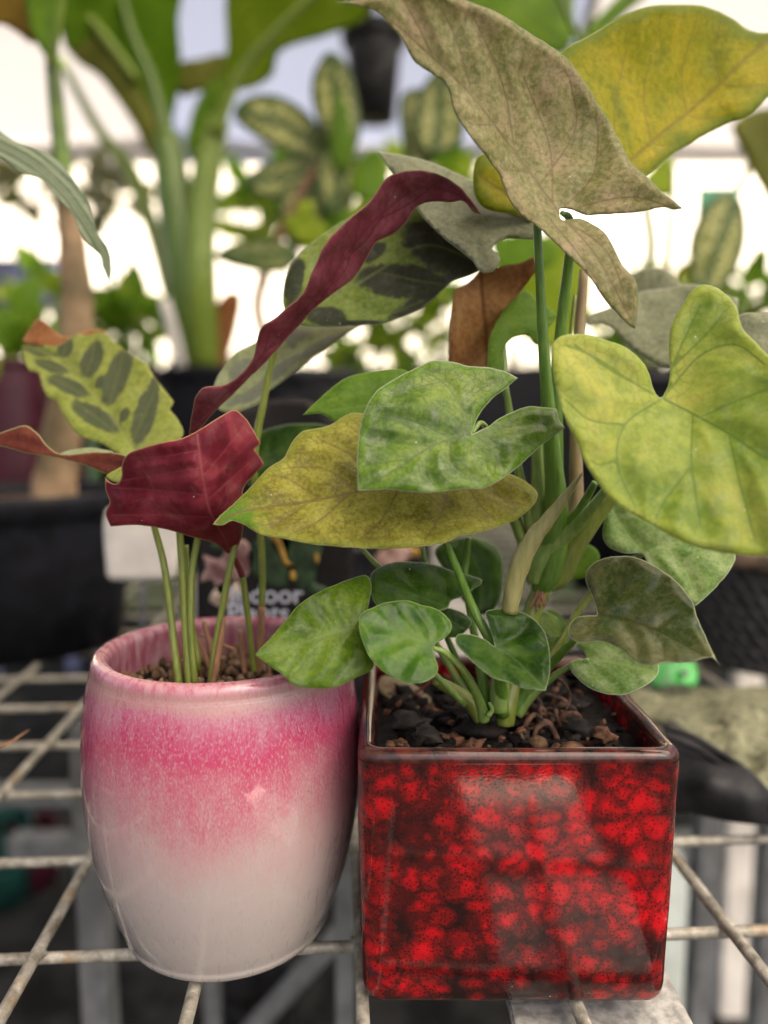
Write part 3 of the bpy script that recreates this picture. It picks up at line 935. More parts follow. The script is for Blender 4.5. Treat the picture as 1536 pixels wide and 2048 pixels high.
leaf(arrow, [tan_leaf], o1, [(664, 5, 0.235), (900, 0, 0.252), (1127, 110, 0.268), (1233, 268, 0.272), (1118, 425, 0.262), (1367, 417, 0.252), (1270, 658, 0.248), (965, 304, 0.252), (1130, 505, 0.252), (1026, 292, 0.265), (856, 104, 0.252)], m1, s1,
     6, 0.0014, 22, 0, 0.0012, label='large dusky tan-green leaf at the top')
# a chewed patch outline near its tip
# yellow leaf behind it
o2 = [(1105, 130), (1127, 100), (1185, 67), (1246, 30), (1300, 12), (1349, 9), (1410, 13), (1465, 37), (1501, 61), (1540, 64), (1590, 40, 1), (1575, 110), (1550, 175), (1501, 228), (1453, 247), (1392, 280), (1337, 314), (1300, 347), (1262, 372), (1220, 360), (1150, 260)]
m2 = [(1230, 350), (1310, 278), (1400, 205), (1500, 110), (1585, 45)]
leaf(arrow, [yel_leaf], o2, [(1127, 100, 0.305), (1300, 12, 0.315), (1575, 60, 0.335), (1501, 228, 0.318), (1300, 347, 0.305), (1400, 200, 0.325), (1200, 300, 0.300)], m2, autosec(m2, o2, 4), 8, 0.0012, 22, label='yellow leaf behind the tan one')
o2b = [(962, 308), (947, 345), (950, 390), (972, 418), (1030, 430), (1070, 440), (1070, 380), (1010, 325)]
leaf(arrow, [yel_leaf], o2b, [(950, 360, 0.300), (1060, 430, 0.305), (1000, 320, 0.305)], [(1065, 420), (1000, 380), (955, 350)], (), 9)

# large lime leaf at the right, nearest the camera
o3 = [(1399, 570), (1382, 583), (1364, 611), (1345, 644), (1338, 686), (1340, 732), (1336, 769), (1323, 797, 1), (1310, 785), (1299, 750), (1285, 723), (1252, 695), (1215, 681), (1174, 669), (1132, 669), (1109, 681), (1103, 699),
      (1106, 746), (1118, 801), (1132, 843), (1150, 876), (1164, 913), (1188, 955), (1215, 992), (1252, 1020), (1299, 1047), (1355, 1078), (1410, 1098), (1480, 1110), (1560, 1112), (1640, 1098), (1715, 1055), (1790, 985, 1),
      (1740, 900), (1660, 800), (1590, 745), (1536, 709), (1508, 681), (1484, 653), (1471, 611), (1447, 585), (1422, 571)]
m3 = [(1325, 797), (1387, 829), (1457, 868), (1536, 918), (1640, 955), (1780, 985)]
s3 = [[(1327, 795), (1350, 720), (1400, 610)], [(1330, 790), (1400, 712), (1470, 690), (1530, 730)], [(1320, 795), (1270, 768), (1190, 715), (1130, 690)], [(1320, 800), (1250, 850), (1234, 930), (1270, 1015)],
      [(1385, 829), (1383, 930), (1400, 1050)], [(1457, 868), (1480, 970), (1510, 1080)], [(1250, 850), (1180, 840), (1130, 800)], [(1236, 920), (1200, 930), (1180, 920)], [(1400, 835), (1480, 800), (1560, 770)], [(1540, 920), (1580, 1000), (1620, 1080)],
      [(1350, 730), (1420, 660), (1450, 620)], [(1270, 768), (1220, 740), (1150, 690)], [(1383, 930), (1330, 1000), (1310, 1040)]]
leaf(arrow, [big_leaf], o3, [(1399, 570, 0.256), (1323, 797, 0.247), (1103, 699, 0.240), (1188, 955, 0.228), (1355, 1080, 0.221), (1536, 1112, 0.216), (1790, 985, 0.208), (1536, 709, 0.240), (1457, 866, 0.234), (1250, 860, 0.236)], m3, s3,
     7, 0.0017, 30, 0, 0.0012, label='large lime yellow leaf nearest the camera, at the right edge')

# green leaf in front, bronze leaf under it
o4 = [(1036, 756, 1), (1009, 742), (974, 734), (939, 732), (905, 724), (870, 720), (835, 734), (786, 759), (751, 784), (729, 823), (719, 863), (714, 922), (716, 982, 1), (766, 979), (821, 984), (875, 984), (920, 979), (964, 977), (994, 964),
      (1033, 937), (1078, 895), (1130, 855, 1), (1118, 838), (1114, 818, 1), (1088, 814), (1053, 813), (1009, 831), (974, 853), (944, 868, 1), (954, 838), (979, 803), (1009, 779)]
m4 = [(946, 868), (900, 879), (850, 900), (780, 945), (720, 980)]
s4 = [[(944, 866), (924, 813), (885, 764), (850, 745)], [(946, 868), (1030, 852), (1085, 850), (1095, 870), (1060, 890)], [(905, 878), (830, 845), (760, 830)], [(865, 893), (790, 885), (735, 880)], [(900, 880), (905, 930), (960, 965)],
      [(946, 868), (990, 905), (1000, 950)], [(820, 918), (770, 925), (730, 930)], [(860, 898), (850, 945), (870, 975)], [(924, 813), (960, 780), (1000, 760)], [(885, 764), (830, 775), (780, 790)]]
leaf(arrow, [grn_leaf], o4, [(716, 982, 0.236), (870, 720, 0.262), (1036, 756, 0.266), (944, 868, 0.250), (1130, 855, 0.256), (920, 979, 0.238), (714, 850, 0.248)], m4, s4, 5.5, 0.0016, 18, 0, 0.0012, label='dusty green heart shaped leaf lying over the bronze one')
o5 = [(425, 1049, 1), (440, 1031), (474, 1001), (499, 977), (534, 939), (566, 917), (583, 885), (606, 862), (637, 856), (662, 848), (692, 831), (722, 826), (800, 845), (900, 890), (1000, 940), (1035, 953), (1060, 968), (1075, 988), (1066, 1011), (1038, 1036),
      (999, 1053), (944, 1069), (915, 1073), (895, 1085), (845, 1093), (776, 1098), (697, 1095), (623, 1088), (568, 1078), (519, 1068), (489, 1050), (464, 1042), (444, 1051)]
m5 = [(960, 965), (830, 965), (716, 984), (623, 1002), (548, 1012), (474, 1026), (428, 1048)]
s5 = [[(716, 984), (650, 938), (575, 935)], [(770, 975), (700, 910), (640, 880)], [(640, 998), (580, 960), (545, 950)], [(700, 987), (640, 1040), (590, 1065)], [(800, 970), (770, 1030), (720, 1080)], [(900, 965), (880, 1030), (850, 1080)], [(620, 1003), (580, 1030), (540, 1055)],
      [(960, 965), (1010, 1000), (1050, 1010)], [(930, 966), (960, 1010), (990, 1040)]]
leaf(arrow, [gold_leaf], o5, [(425, 1049, 0.246), (700, 1095, 0.245), (915, 1075, 0.250), (1075, 986, 0.270), (722, 826, 0.283), (583, 883, 0.274), (900, 890, 0.282), (830, 965, 0.266), (623, 1001, 0.258)], m5, s5, 6, 0.0016, 20, 0, 0.0014,
     label='bronze yellow leaf with a green tip pointing left')
o5b = [(605, 830, 1), (640, 796), (690, 757), (750, 742), (815, 742), (820, 800), (740, 835), (690, 850), (666, 842), (640, 828)]
leaf(arrow, [lit_leaf], o5b, [(605, 830, 0.284), (750, 742, 0.292), (740, 835, 0.286)], [(800, 800), (720, 812), (650, 822), (610, 830)], (), 8)
o5c = [(500, 880), (555, 852), (640, 848), (700, 872), (690, 930), (600, 965), (520, 985), (490, 950)]
leaf(arrow, [shd_leaf], o5c, [(500, 880, 0.330), (690, 900, 0.325), (560, 960, 0.320)], [(690, 900), (600, 910), (510, 940)], (), 10)

# low leaves
o6 = [(510, 1310, 1), (538, 1278), (573, 1239), (598, 1209), (637, 1184), (682, 1165), (722, 1150), (739, 1155), (743, 1180), (738, 1208), (728, 1235), (716, 1256, 1), (735, 1290), (748, 1333), (717, 1353), (677, 1372), (632, 1377), (588, 1370), (563, 1348), (534, 1328)]
m6 = [(712, 1254), (650, 1272), (580, 1292), (515, 1310)]
s6 = [[(712, 1254), (692, 1205), (720, 1165)], [(712, 1256), (705, 1320), (670, 1362)], [(660, 1269), (625, 1225), (620, 1200)], [(650, 1272), (630, 1320), (600, 1355)], [(690, 1260), (655, 1210), (660, 1180)], [(600, 1286), (585, 1320), (570, 1335)]]
leaf(arrow, [low_leaf], o6, [(510, 1310, 0.238), (722, 1150, 0.264), (632, 1377, 0.238), (712, 1254, 0.250), (598, 1209, 0.250)], m6, s6, 5.5, 0.0012, 20, 0, 0.0012)
o7 = [(719, 1232), (736, 1219), (766, 1207), (806, 1200), (840, 1208), (875, 1219), (900, 1241), (903, 1259), (890, 1276), (874, 1286), (866, 1296, 1), (870, 1315), (877, 1338), (865, 1357), (835, 1367), (806, 1364), (766, 1343), (741, 1318), (727, 1288), (718, 1256)]
m7 = [(867, 1297), (843, 1288), (791, 1263), (730, 1238)]
s7 = [[(858, 1294), (835, 1255), (808, 1220)], [(866, 1295), (872, 1255), (852, 1222)], [(867, 1297), (828, 1306), (800, 1345)], [(867, 1298), (862, 1330), (850, 1358)], [(815, 1275), (785, 1245), (770, 1220)], [(815, 1275), (770, 1290), (745, 1300)]]
leaf(arrow, [gls_leaf], o7, [(719, 1240, 0.243), (840, 1205, 0.252), (903, 1259, 0.246), (867, 1297, 0.243), (835, 1367, 0.233), (741, 1318, 0.236)], m7, s7, 4.5, 0.0011, 20, 0.0, 0.0008, label='small glossy puckered leaf over the rim')
o8 = [(971, 1223), (994, 1217), (1028, 1219), (1058, 1231), (1083, 1254), (1098, 1288), (1101, 1328), (1098, 1358), (1091, 1381, 1), (1048, 1377), (1018, 1365), (984, 1355), (949, 1328), (924, 1303), (910, 1283), (917, 1268), (939, 1268), (969, 1278), (989, 1293, 1), (984, 1273), (976, 1244)]
m8 = [(989, 1293), (1030, 1318), (1091, 1380)]
leaf(arrow, [shd_leaf], o8, [(994, 1217, 0.262), (1098, 1288, 0.252), (1091, 1380, 0.238), (910, 1283, 0.240), (989, 1293, 0.256), (949, 1328, 0.238)], m8, [[(989, 1293), (1040, 1270), (1060, 1240)], [(989, 1293), (950, 1300), (920, 1285)], [(1010, 1306), (1060, 1310), (1090, 1300)], [(1005, 1303), (1000, 1340), (1010, 1360)]], 4.5, 0.0022, 16)
o9 = [(740, 1154), (752, 1138), (778, 1127), (809, 1123), (846, 1125), (882, 1133), (908, 1143), (934, 1149), (960, 1157), (963, 1167), (947, 1178), (934, 1190), (918, 1196), (902, 1202), (893, 1218), (850, 1225), (790, 1225), (755, 1212), (742, 1190)]
m9 = [(893, 1213), (845, 1195), (770, 1166)]
leaf(arrow, [shd_leaf], o9, [(740, 1165, 0.268), (846, 1125, 0.282), (960, 1160, 0.276), (800, 1225, 0.262)], m9, [[(890, 1210), (890, 1165), (870, 1138)], [(845, 1195), (810, 1150)], [(893, 1213), (930, 1175)]], 6, 0.0014, 14)
o9b = [(870, 1216), (915, 1220), (943, 1240), (938, 1256), (915, 1275), (880, 1270), (865, 1240)]
leaf(arrow, [shd_leaf], o9b, [(870, 1216, 0.272), (940, 1245, 0.274), (880, 1270, 0.268)], [(870, 1220), (935, 1262)], (), 8)
o9c = [(870, 1100), (920, 1075), (970, 1080), (1003, 1110), (1004, 1180), (988, 1220), (958, 1228), (928, 1205), (895, 1150)]
leaf(arrow, [shd_leaf], o9c, [(870, 1100, 0.312), (1000, 1110, 0.315), (960, 1228, 0.305)], [(930, 1080), (960, 1150), (962, 1225)], (), 9)
o10 = [(1171, 1153), (1178, 1134), (1200, 1119), (1236, 1112), (1272, 1115), (1306, 1130), (1342, 1153), (1366, 1177), (1387, 1207), (1393, 1231), (1405, 1259), (1418, 1289), (1428, 1310), (1442, 1334, 1), (1428, 1318), (1415, 1315), (1387, 1322), (1360, 1325), (1336, 1324), (1309, 1331),
       (1284, 1330), (1263, 1319), (1248, 1303), (1224, 1289), (1200, 1283), (1166, 1286), (1145, 1280), (1136, 1262), (1148, 1237), (1166, 1231), (1184, 1231), (1195, 1231, 1), (1192, 1216), (1184, 1192), (1174, 1172)]
m10 = [(1195, 1231), (1240, 1235), (1310, 1260), (1380, 1297), (1438, 1328)]
s10 = [[(1196, 1231), (1215, 1180), (1250, 1130)], [(1196, 1232), (1165, 1255), (1150, 1265)], [(1250, 1237), (1300, 1200), (1330, 1160)], [(1310, 1260), (1355, 1235), (1385, 1225)], [(1250, 1238), (1270, 1275), (1275, 1315)], [(1300, 1257), (1325, 1290), (1330, 1318)]]
leaf(arrow, [olv_leaf], o10, [(1236, 1112, 0.262), (1195, 1231, 0.250), (1136, 1262, 0.246), (1442, 1334, 0.226), (1387, 1207, 0.246), (1284, 1330, 0.232)], m10, s10, 5.5, 0.0018, 20, 0, 0.0014, label='olive marbled leaf with a drawn out yellow tip')
o11 = [(1225, 1000), (1211, 1033), (1205, 1071), (1220, 1096), (1253, 1108), (1285, 1108), (1300, 1140), (1350, 1185), (1391, 1212, 1), (1410, 1196), (1438, 1168), (1462, 1138), (1470, 1105), (1430, 1060), (1330, 1010), (1260, 985)]
m11 = [(1288, 1110), (1330, 1090), (1400, 1080), (1455, 1120)]
leaf(arrow, [var_leaf], o11, [(1225, 1000, 0.292), (1205, 1071, 0.285), (1391, 1212, 0.268), (1470, 1105, 0.282), (1290, 1108, 0.282)], m11, [[(1290, 1108), (1250, 1060), (1225, 1020)], [(1330, 1092), (1370, 1140), (1390, 1190)], [(1290, 1110), (1330, 1150), (1370, 1180)]], 6.5, 0.0018, 18)
o12 = [(1150, 1287), (1166, 1302), (1175, 1318, 1), (1156, 1318), (1138, 1325), (1142, 1341), (1160, 1362), (1187, 1380), (1215, 1389), (1251, 1389), (1281, 1377), (1309, 1358), (1318, 1338), (1310, 1318), (1270, 1295), (1240, 1280), (1190, 1272)]
m12 = [(1175, 1318), (1230, 1325), (1312, 1345)]
leaf(arrow, [var_leaf], o12, [(1150, 1287, 0.276), (1138, 1330, 0.268), (1230, 1389, 0.258), (1318, 1338, 0.268), (1230, 1280, 0.278)], m12, [[(1175, 1320), (1200, 1350), (1230, 1375)], [(1210, 1322), (1240, 1300)], [(1240, 1328), (1270, 1355)]], 5.5, 0.0016, 16)
leaf(arrow, [low_leaf], [(1046, 1238), (1075, 1222), (1105, 1228), (1128, 1250), (1124, 1272), (1095, 1274), (1062, 1256)], [(1046, 1238, 0.287), (1128, 1250, 0.290), (1090, 1274, 0.283)], [(1050, 1240), (1120, 1265)], (), 7)
leaf(arrow, [lit_leaf], [(1085, 1232), (1098, 1219), (1118, 1228), (1134, 1250), (1136, 1285), (1120, 1310), (1096, 1318), (1088, 1285), (1112, 1272)], [(1100, 1225, 0.296), (1134, 1260, 0.296), (1100, 1318, 0.290)], [(1105, 1225), (1125, 1260), (1110, 1310)], (), 7)
leaf(arrow, [lit_leaf], [(1135, 1098), (1175, 1088), (1200, 1112), (1180, 1150), (1135, 1158), (1120, 1130)], [(1135, 1098, 0.300), (1200, 1112, 0.304), (1135, 1158, 0.296)], [(1190, 1105), (1150, 1130), (1125, 1150)], (), 8)
# brown folded leaf and a green one standing behind
o14 = [(907, 582), (930, 569), (949, 554), (961, 541, 1), (1001, 533), (1042, 525), (1068, 515), (1078, 530), (1066, 550), (1042, 582), (1006, 624), (985, 660), (978, 700), (976, 745), (960, 790), (920, 780), (900, 740), (897, 700), (899, 655), (905, 610)]
m14 = [(961, 545), (966, 610), (973, 680), (974, 760)]
leaf(arrow, [brn_leaf], o14, [(907, 582, 0.303), (898, 700, 0.302), (961, 545, 0.318), (975, 700, 0.318), (1068, 515, 0.302), (1006, 624, 0.306)], m14, (), 7, 0.0006, 10, 0, 0.001, label='dull brown leaf folded along its midrib')
o15 = [(976, 740), (977, 686), (988, 655), (1016, 608), (1047, 580), (1068, 593), (1094, 614), (1113, 629), (1102, 650), (1088, 676), (1072, 690), (1058, 674), (1040, 672), (1020, 680), (1008, 700), (1002, 745), (985, 760)]
m15 = [(1008, 690), (1030, 640), (1100, 630)]
leaf(arrow, [lit_leaf], o15, [(976, 720, 0.296), (1047, 580, 0.312), (1113, 629, 0.310), (1060, 675, 0.302)], m15, (), 7)
o16 = [(755, 303, 1), (813, 311), (874, 329), (941, 359), (1000, 385), (1050, 420), (1076, 475), (1014, 477), (984, 495), (996, 508), (1000, 522), (985, 543), (961, 543), (941, 518), (886, 475), (844, 432), (815, 392), (783, 345)]
m16 = [(1060, 450), (960, 400), (860, 345), (760, 305)]
leaf(arrow, [gry_leaf], o16, [(755, 303, 0.318), (941, 359, 0.322), (1070, 470, 0.300), (980, 543, 0.292), (860, 445, 0.300)], m16, [[(1040, 440), (960, 470), (960, 530)], [(960, 400), (900, 420), (870, 440)], [(1050, 447), (1000, 440), (900, 470)]], 7, 0.0012, 18, label='grey green leaf behind the purple strip')
o17 = [(1171, 640), (1185, 627), (1222, 614), (1277, 585), (1334, 576), (1370, 568), (1420, 575), (1451, 590), (1477, 596, 1), (1472, 627), (1440, 680), (1390, 720), (1334, 735), (1300, 720), (1261, 697), (1227, 660), (1201, 648), (1178, 652)]
leaf(arrow, [gry_leaf], o17, [(1171, 640, 0.335), (1370, 568, 0.345), (1477, 600, 0.335), (1300, 720, 0.325)], [(1460, 600), (1340, 650), (1200, 640)], [[(1400, 625), (1350, 590)], [(1340, 650), (1300, 700)], [(1300, 648), (1280, 600)]], 9, label='grey leaf behind the lime leaf')
leaf(arrow, [gry_leaf], [(1250, 560), (1280, 540), (1320, 535), (1352, 555), (1370, 590), (1300, 610), (1240, 600)], [(1250, 560, 0.36), (1352, 555, 0.36), (1300, 610, 0.355)], [(1360, 570), (1250, 590)], (), 10)
leaf(arrow, [gry_leaf], [(1474, 634), (1536, 625), (1600, 632), (1680, 690, 1), (1600, 760), (1530, 750), (1490, 700)], [(1474, 634, 0.305), (1680, 690, 0.300), (1530, 750, 0.295)], [(1480, 660), (1680, 690)], (), 9)

# petioles
def pet(pts, mat, **k):
    return tube('petiole', pts, mat, arrow, **k)
pet([(1074, 440, 0.275, 15), (1078, 520, 0.276, 17), (1084, 640, 0.278, 20), (1092, 760, 0.280, 25), (1104, 900, 0.282, 34), (1112, 1000, 0.284, 46), (1108, 1080, 0.286, 56), (1092, 1150, 0.288, 58), (1078, 1185, 0.289, 34)], st_green)
pet([(1124, 426, 0.2640, 9), (1138, 436, 0.270, 15), (1143, 470, 0.277, 17), (1138, 520, 0.285, 20), (1122, 660, 0.290, 23), (1112, 800, 0.292, 28), (1110, 950, 0.293, 34)], st_green)
pet([(1168, 540, 0.296, 18), (1158, 680, 0.296, 22), (1152, 800, 0.295, 24), (1152, 920, 0.294, 26), (1150, 1020, 0.292, 30), (1118, 1110, 0.290, 40)], st_tan)
pet([(1150, 590, 0.292, 8), (1140, 680, 0.292, 8), (1130, 800, 0.292, 10)], st_olive)
pet([(1074, 860, 0.290, 22), (1076, 960, 0.290, 28), (1076, 1040, 0.289, 32), (1085, 1110, 0.288, 40)], st_pale)
pet([(1324, 797, 0.2485, 9), (1318, 830, 0.255, 12), (1270, 905, 0.262, 15), (1196, 1000, 0.270, 20), (1150, 1055, 0.280, 26), (1105, 1092, 0.284, 34), (1075, 1130, 0.286, 42), (1068, 1165, 0.287, 30)], st_pale)
pet([(1190, 965, 0.275, 14), (1165, 1010, 0.280, 18), (1130, 1060, 0.284, 24)], st_green)
pet([(1230, 990, 0.285, 22), (1190, 1040, 0.287, 30), (1150, 1095, 0.289, 40), (1120, 1150, 0.290, 46), (1095, 1172, 0.290, 34)], st_olive)
pet([(1010, 770, 0.292, 13), (1020, 830, 0.294, 15), (1035, 930, 0.292, 18), (1055, 1020, 0.290, 24), (1075, 1100, 0.288, 30)], st_pale)
pet([(1006, 690, 0.302, 12), (1008, 740, 0.300, 13), (1012, 790, 0.296, 14)], st_pale)
pet([(990, 860, 0.300, 14), (1010, 960, 0.296, 18), (1040, 1060, 0.292, 26), (1060, 1130, 0.289, 30)], st_olive)
pet([(890, 1080, 0.262, 15), (915, 1140, 0.263, 17), (945, 1215, 0.264, 19), (972, 1265, 0.262, 21), (990, 1300, 0.262, 22), (1000, 1360, 0.268, 26), (1005, 1430, 0.272, 30)], st_green)
pet([(866, 1296, 0.243, 9), (890, 1305, 0.243, 13), (920, 1332, 0.247, 15), (945, 1370, 0.254, 17), (962, 1412, 0.260, 22), (968, 1440, 0.262, 24)], st_pale)
pet([(870, 1360, 0.270, 20), (905, 1380, 0.272, 28), (940, 1405, 0.272, 30), (960, 1440, 0.272, 26)], st_olive)
pet([(976, 1432, 0.258, 12), (984, 1420, 0.258, 9), (978, 1405, 0.257, 6)], st_pale)
pet([(936, 1075, 0.285, 13), (933, 1120, 0.286, 14), (930, 1160, 0.285, 14), (945, 1250, 0.282, 16), (960, 1330, 0.278, 20), (975, 1420, 0.276, 24)], st_green)
pet([(945, 866, 0.2515, 8), (962, 846, 0.258, 11), (978, 870, 0.268, 13), (992, 930, 0.280, 15), (1020, 1020, 0.287, 18), (1055, 1110, 0.289, 24)], st_pale)
pet([(722, 1095, 0.286, 9), (742, 1118, 0.284, 11), (762, 1138, 0.282, 12), (800, 1180, 0.285, 12), (880, 1300, 0.283, 14), (950, 1420, 0.280, 18)], st_pale)
pet([(845, 1095, 0.290, 10), (855, 1140, 0.289, 10), (880, 1240, 0.286, 12), (950, 1400, 0.282, 14)], st_green)
pet([(1176, 1320, 0.269, 9), (1138, 1334, 0.272, 12), (1100, 1358, 0.275, 16), (1060, 1395, 0.276, 20), (1035, 1430, 0.276, 22)], st_pale)
pet([(1196, 1231, 0.2515, 8), (1180, 1246, 0.257, 10), (1140, 1290, 0.266, 14), (1105, 1325, 0.274, 20), (1060, 1370, 0.277, 26), (1030, 1425, 0.277, 30)], st_green)
pet([(1290, 1108, 0.284, 10), (1240, 1130, 0.288, 12), (1180, 1190, 0.290, 14), (1120, 1280, 0.287, 16), (1050, 1400, 0.282, 20)], st_olive)
pet([(720, 1254, 0.251, 8), (770, 1262, 0.262, 10), (850, 1330, 0.268, 12), (930, 1410, 0.270, 14)], st_pale)
tube('stem', [(1085, 1178, 0.289, 40), (1068, 1215, 0.288, 38), (1045, 1290, 0.285, 42), (1025, 1360, 0.280, 46), (1012, 1415, 0.276, 46), (1010, 1450, 0.275, 38)], st_olive, arrow)
tube('sheath', [(1000, 1310, 0.276, 22), (1000, 1370, 0.272, 40), (998, 1425, 0.270, 36)], st_pale, arrow)
tube('rolled_leaf', [(1020, 1225, 0.262, 32), (1028, 1170, 0.261, 38), (1042, 1125, 0.260, 40), (1066, 1078, 0.259, 36), (1092, 1045, 0.258, 30), (1120, 1008, 0.257, 22), (1142, 977, 0.256, 14), (1158, 955, 0.255, 7), (1165, 944, 0.255, 2)], st_roll, arrow, wob=0.05)
for i in range(9):
    a = random.uniform(-0.9, 0.9)
    x0, y0 = 1072 + random.uniform(-12, 18), 1178 + random.uniform(-6, 8)
    tube('aerial_root', [(x0, y0, 0.286, 6), (x0 + 12 * a, y0 + 18, 0.285, 5), (x0 + 22 * a + random.uniform(-8, 8), y0 + random.uniform(28, 44), 0.284, 3)], st_brown, arrow, 7, 4)
for i, (x, y, r) in enumerate(((1062, 1300, 12), (1050, 1340, 14), (1078, 1262, 9))):
    pass

# ================================================================== PRAYER PLANT IN THE PINK POT
prp = leafmat('leaf_purple', [(0.085, 0.009, 0.016), (0.155, 0.015, 0.028), (0.25, 0.040, 0.055)], 70, (0.30, 0.075, 0.085), 0.6, 0.3, 3.0, 1.8, (0.46, 0.27, 0.13), 0.8, 0.38, 0.3, 0.12, 300, 0.08, tcol=(0.65, 0.06, 0.05), fine=0.1)
prp2 = leafmat('leaf_purple_strip', [(0.085, 0.022, 0.024), (0.165, 0.032, 0.048), (0.24, 0.070, 0.090)], 60, (0.075, 0.012, 0.022), 0.4, 0.5, 3.0, 1.5, (0.36, 0.22, 0.14), 0.7, 0.45, 0.22, 0.08, 300, 0.06, tcol=(0.45, 0.10, 0.06), fine=0.1)
prp3 = leafmat('leaf_rust', [(0.085, 0.018, 0.012), (0.125, 0.030, 0.018), (0.16, 0.050, 0.028)], 60, (0.12, 0.03, 0.02), 0.4, 0.3, 3.0, 1.5, (0.30, 0.32, 0.14), 0.7, 0.45, 0.14, 0.08, 300, 0.0, tcol=(0.35, 0.08, 0.03), fine=0.2)
cal = leafmat('leaf_blotched', [(0.11, 0.17, 0.025), (0.16, 0.22, 0.035), (0.22, 0.28, 0.07)], 60, (0.16, 0.22, 0.05), 0.5, 0.3, 3.0, 2.0, (0.30, 0.33, 0.22), 0.6, 0.38, 0.22, 0.12, 300, 0.12, blot=(0.012, 0.018, 0.009), blotcol2=(0.045, 0.055, 0.032))
cal2 = leafmat('leaf_striped', [(0.21, 0.27, 0.045), (0.27, 0.32, 0.06), (0.33, 0.38, 0.10)], 40, (0.30, 0.36, 0.09), 0.5, 0.2, 4.0, 2.0, (0.34, 0.30, 0.12), 0.5, 0.42, 0.35, 0.05, 300, 0.05, blot=(0.075, 0.10, 0.048), blotcol2=(0.11, 0.135, 0.07), tcol=(0.5, 0.6, 0.1))
cal3 = leafmat('leaf_silvery', [(0.17, 0.20, 0.10), (0.24, 0.28, 0.13), (0.30, 0.34, 0.18)], 40, (0.26, 0.33, 0.13), 0.5, 0.3, 4.0, 2.0, (0.35, 0.38, 0.26), 0.6, 0.4, 0.3, 0.05, 300, 0.15, blot=(0.13, 0.15, 0.10), blotcol2=(0.19, 0.21, 0.15))
cal_top = cal
prayer = thing('prayer_plant', 'prayer plant with purple undersides and blotched green leaves in the pink pot', 'plant', (PC.x, PC.y, 0.09))

c1 = [(963, 429, 1), (945, 404), (917, 371), (880, 350), (844, 341), (801, 344), (770, 359), (740, 402), (704, 432), (655, 481), (627, 536), (606, 585), (576, 613), (550, 636), (527, 650), (518, 664), (511, 695), (503, 722), (478, 751), (449, 769), (419, 772), (402, 777),
      (390, 795), (383, 830), (378, 872), (392, 866), (419, 836), (448, 806), (485, 770), (537, 718), (566, 687), (595, 656), (634, 613), (673, 582), (706, 558), (735, 515), (755, 483), (789, 467), (813, 445), (834, 414), (862, 403), (898, 405), (926, 402), (946, 424)]
mc1 = [(385, 850), (450, 790), (520, 715), (590, 640), (660, 560), (700, 500), (750, 440), (820, 385), (880, 378), (935, 400), (960, 427)]
sc1 = [[(520, 712), (580, 660), (600, 600)], [(590, 640), (650, 590), (690, 500)], [(640, 590), (690, 540), (720, 440)], [(690, 520), (740, 470), (790, 380)], [(760, 440), (830, 400), (880, 360)], [(470, 770), (520, 720), (540, 660)]]
leaf(prayer, [prp2, cal_top], c1, [(380, 860, 0.285), (450, 790, 0.280), (515, 690, 0.272), (600, 590, 0.268), (700, 430, 0.270), (720, 545, 0.282), (844, 341, 0.280), (830, 415, 0.286), (962, 428, 0.276), (590, 660, 0.280)], mc1, sc1, 6, 0.0008, 12, 0, 0.0012, label='long curled strip of a leaf showing its purple underside')
c2 = [(569, 618), (566, 590), (575, 545), (599, 508), (650, 465), (720, 425), (800, 405), (870, 415), (940, 470), (966, 525), (958, 541), (938, 552), (906, 562), (886, 581), (846, 615), (807, 633), (763, 648), (716, 651), (659, 654), (609, 651), (585, 640)]
mc2 = [(590, 632), (680, 590), (760, 540), (850, 490), (950, 520)]
leaf(prayer, [cal, prp], c2, [(566, 590, 0.305), (720, 425, 0.325), (958, 535, 0.308), (716, 651, 0.302), (800, 540, 0.315)], mc2, [[(680, 590), (760, 630), (850, 600)], [(760, 545), (830, 560), (890, 570)], [(650, 600), (640, 520)]], 6, 0.0009, 16, 0, 0.001,
     blots=((878, 495, 78, 46, 32), (800, 562, 84, 34, 3), (652, 632, 40, 19, 2), (588, 560, 20, 48, 12), (745, 505, 30, 16, -30), (880, 585, 120, 26, -32), (720, 648, 60, 8, 0)), label='green leaf with dark blotches behind the purple strip')
c3 = [(560, 655), (609, 648), (700, 650), (722, 650), (690, 672), (640, 706), (600, 736), (560, 767), (535, 785), (517, 808), (470, 826), (440, 820), (425, 800), (430, 765), (445, 738), (470, 706), (495, 694), (520, 678)]
mc3 = [(440, 815), (500, 765), (560, 720), (630, 680), (710, 655)]
leaf(prayer, [cal3, prp], c3, [(430, 780, 0.315), (520, 680, 0.330), (715, 652, 0.345), (535, 785, 0.318)], mc3, (), 7, 0.0008, 12, blots=((645, 690, 62, 10, -30), (590, 672, 26, 12, -10), (585, 690, 10, 7, 0), (560, 740, 50, 10, -38), (510, 785, 36, 12, -35), (480, 740, 26, 18, -45), (465, 800, 24, 10, -20)))
c4 = [(44, 691, 1), (47, 720), (58, 742, 1), (77, 746, 1), (91, 790), (113, 801, 1), (128, 833), (157, 870), (204, 888), (233, 906), (275, 930), (330, 920), (366, 870), (357, 841), (339, 819, 1), (348, 804, 1), (314, 760), (292, 728), (270, 713), (233, 687), (204, 664), (171, 671), (153, 668), (113, 692), (73, 684)]
mc4 = [(285, 915), (262, 890), (215, 820), (165, 765), (110, 715), (58, 692)]
sc4 = [[(262, 890), (193, 834), (150, 805)], [(215, 820), (137, 772), (95, 752)], [(165, 765), (104, 733), (62, 722)], [(110, 715), (78, 703), (50, 698)], [(262, 888), (290, 828), (318, 765)], [(215, 818), (235, 752), (250, 695)], [(165, 763), (183, 720), (190, 672)], [(125, 728), (131, 694), (140, 676)]]
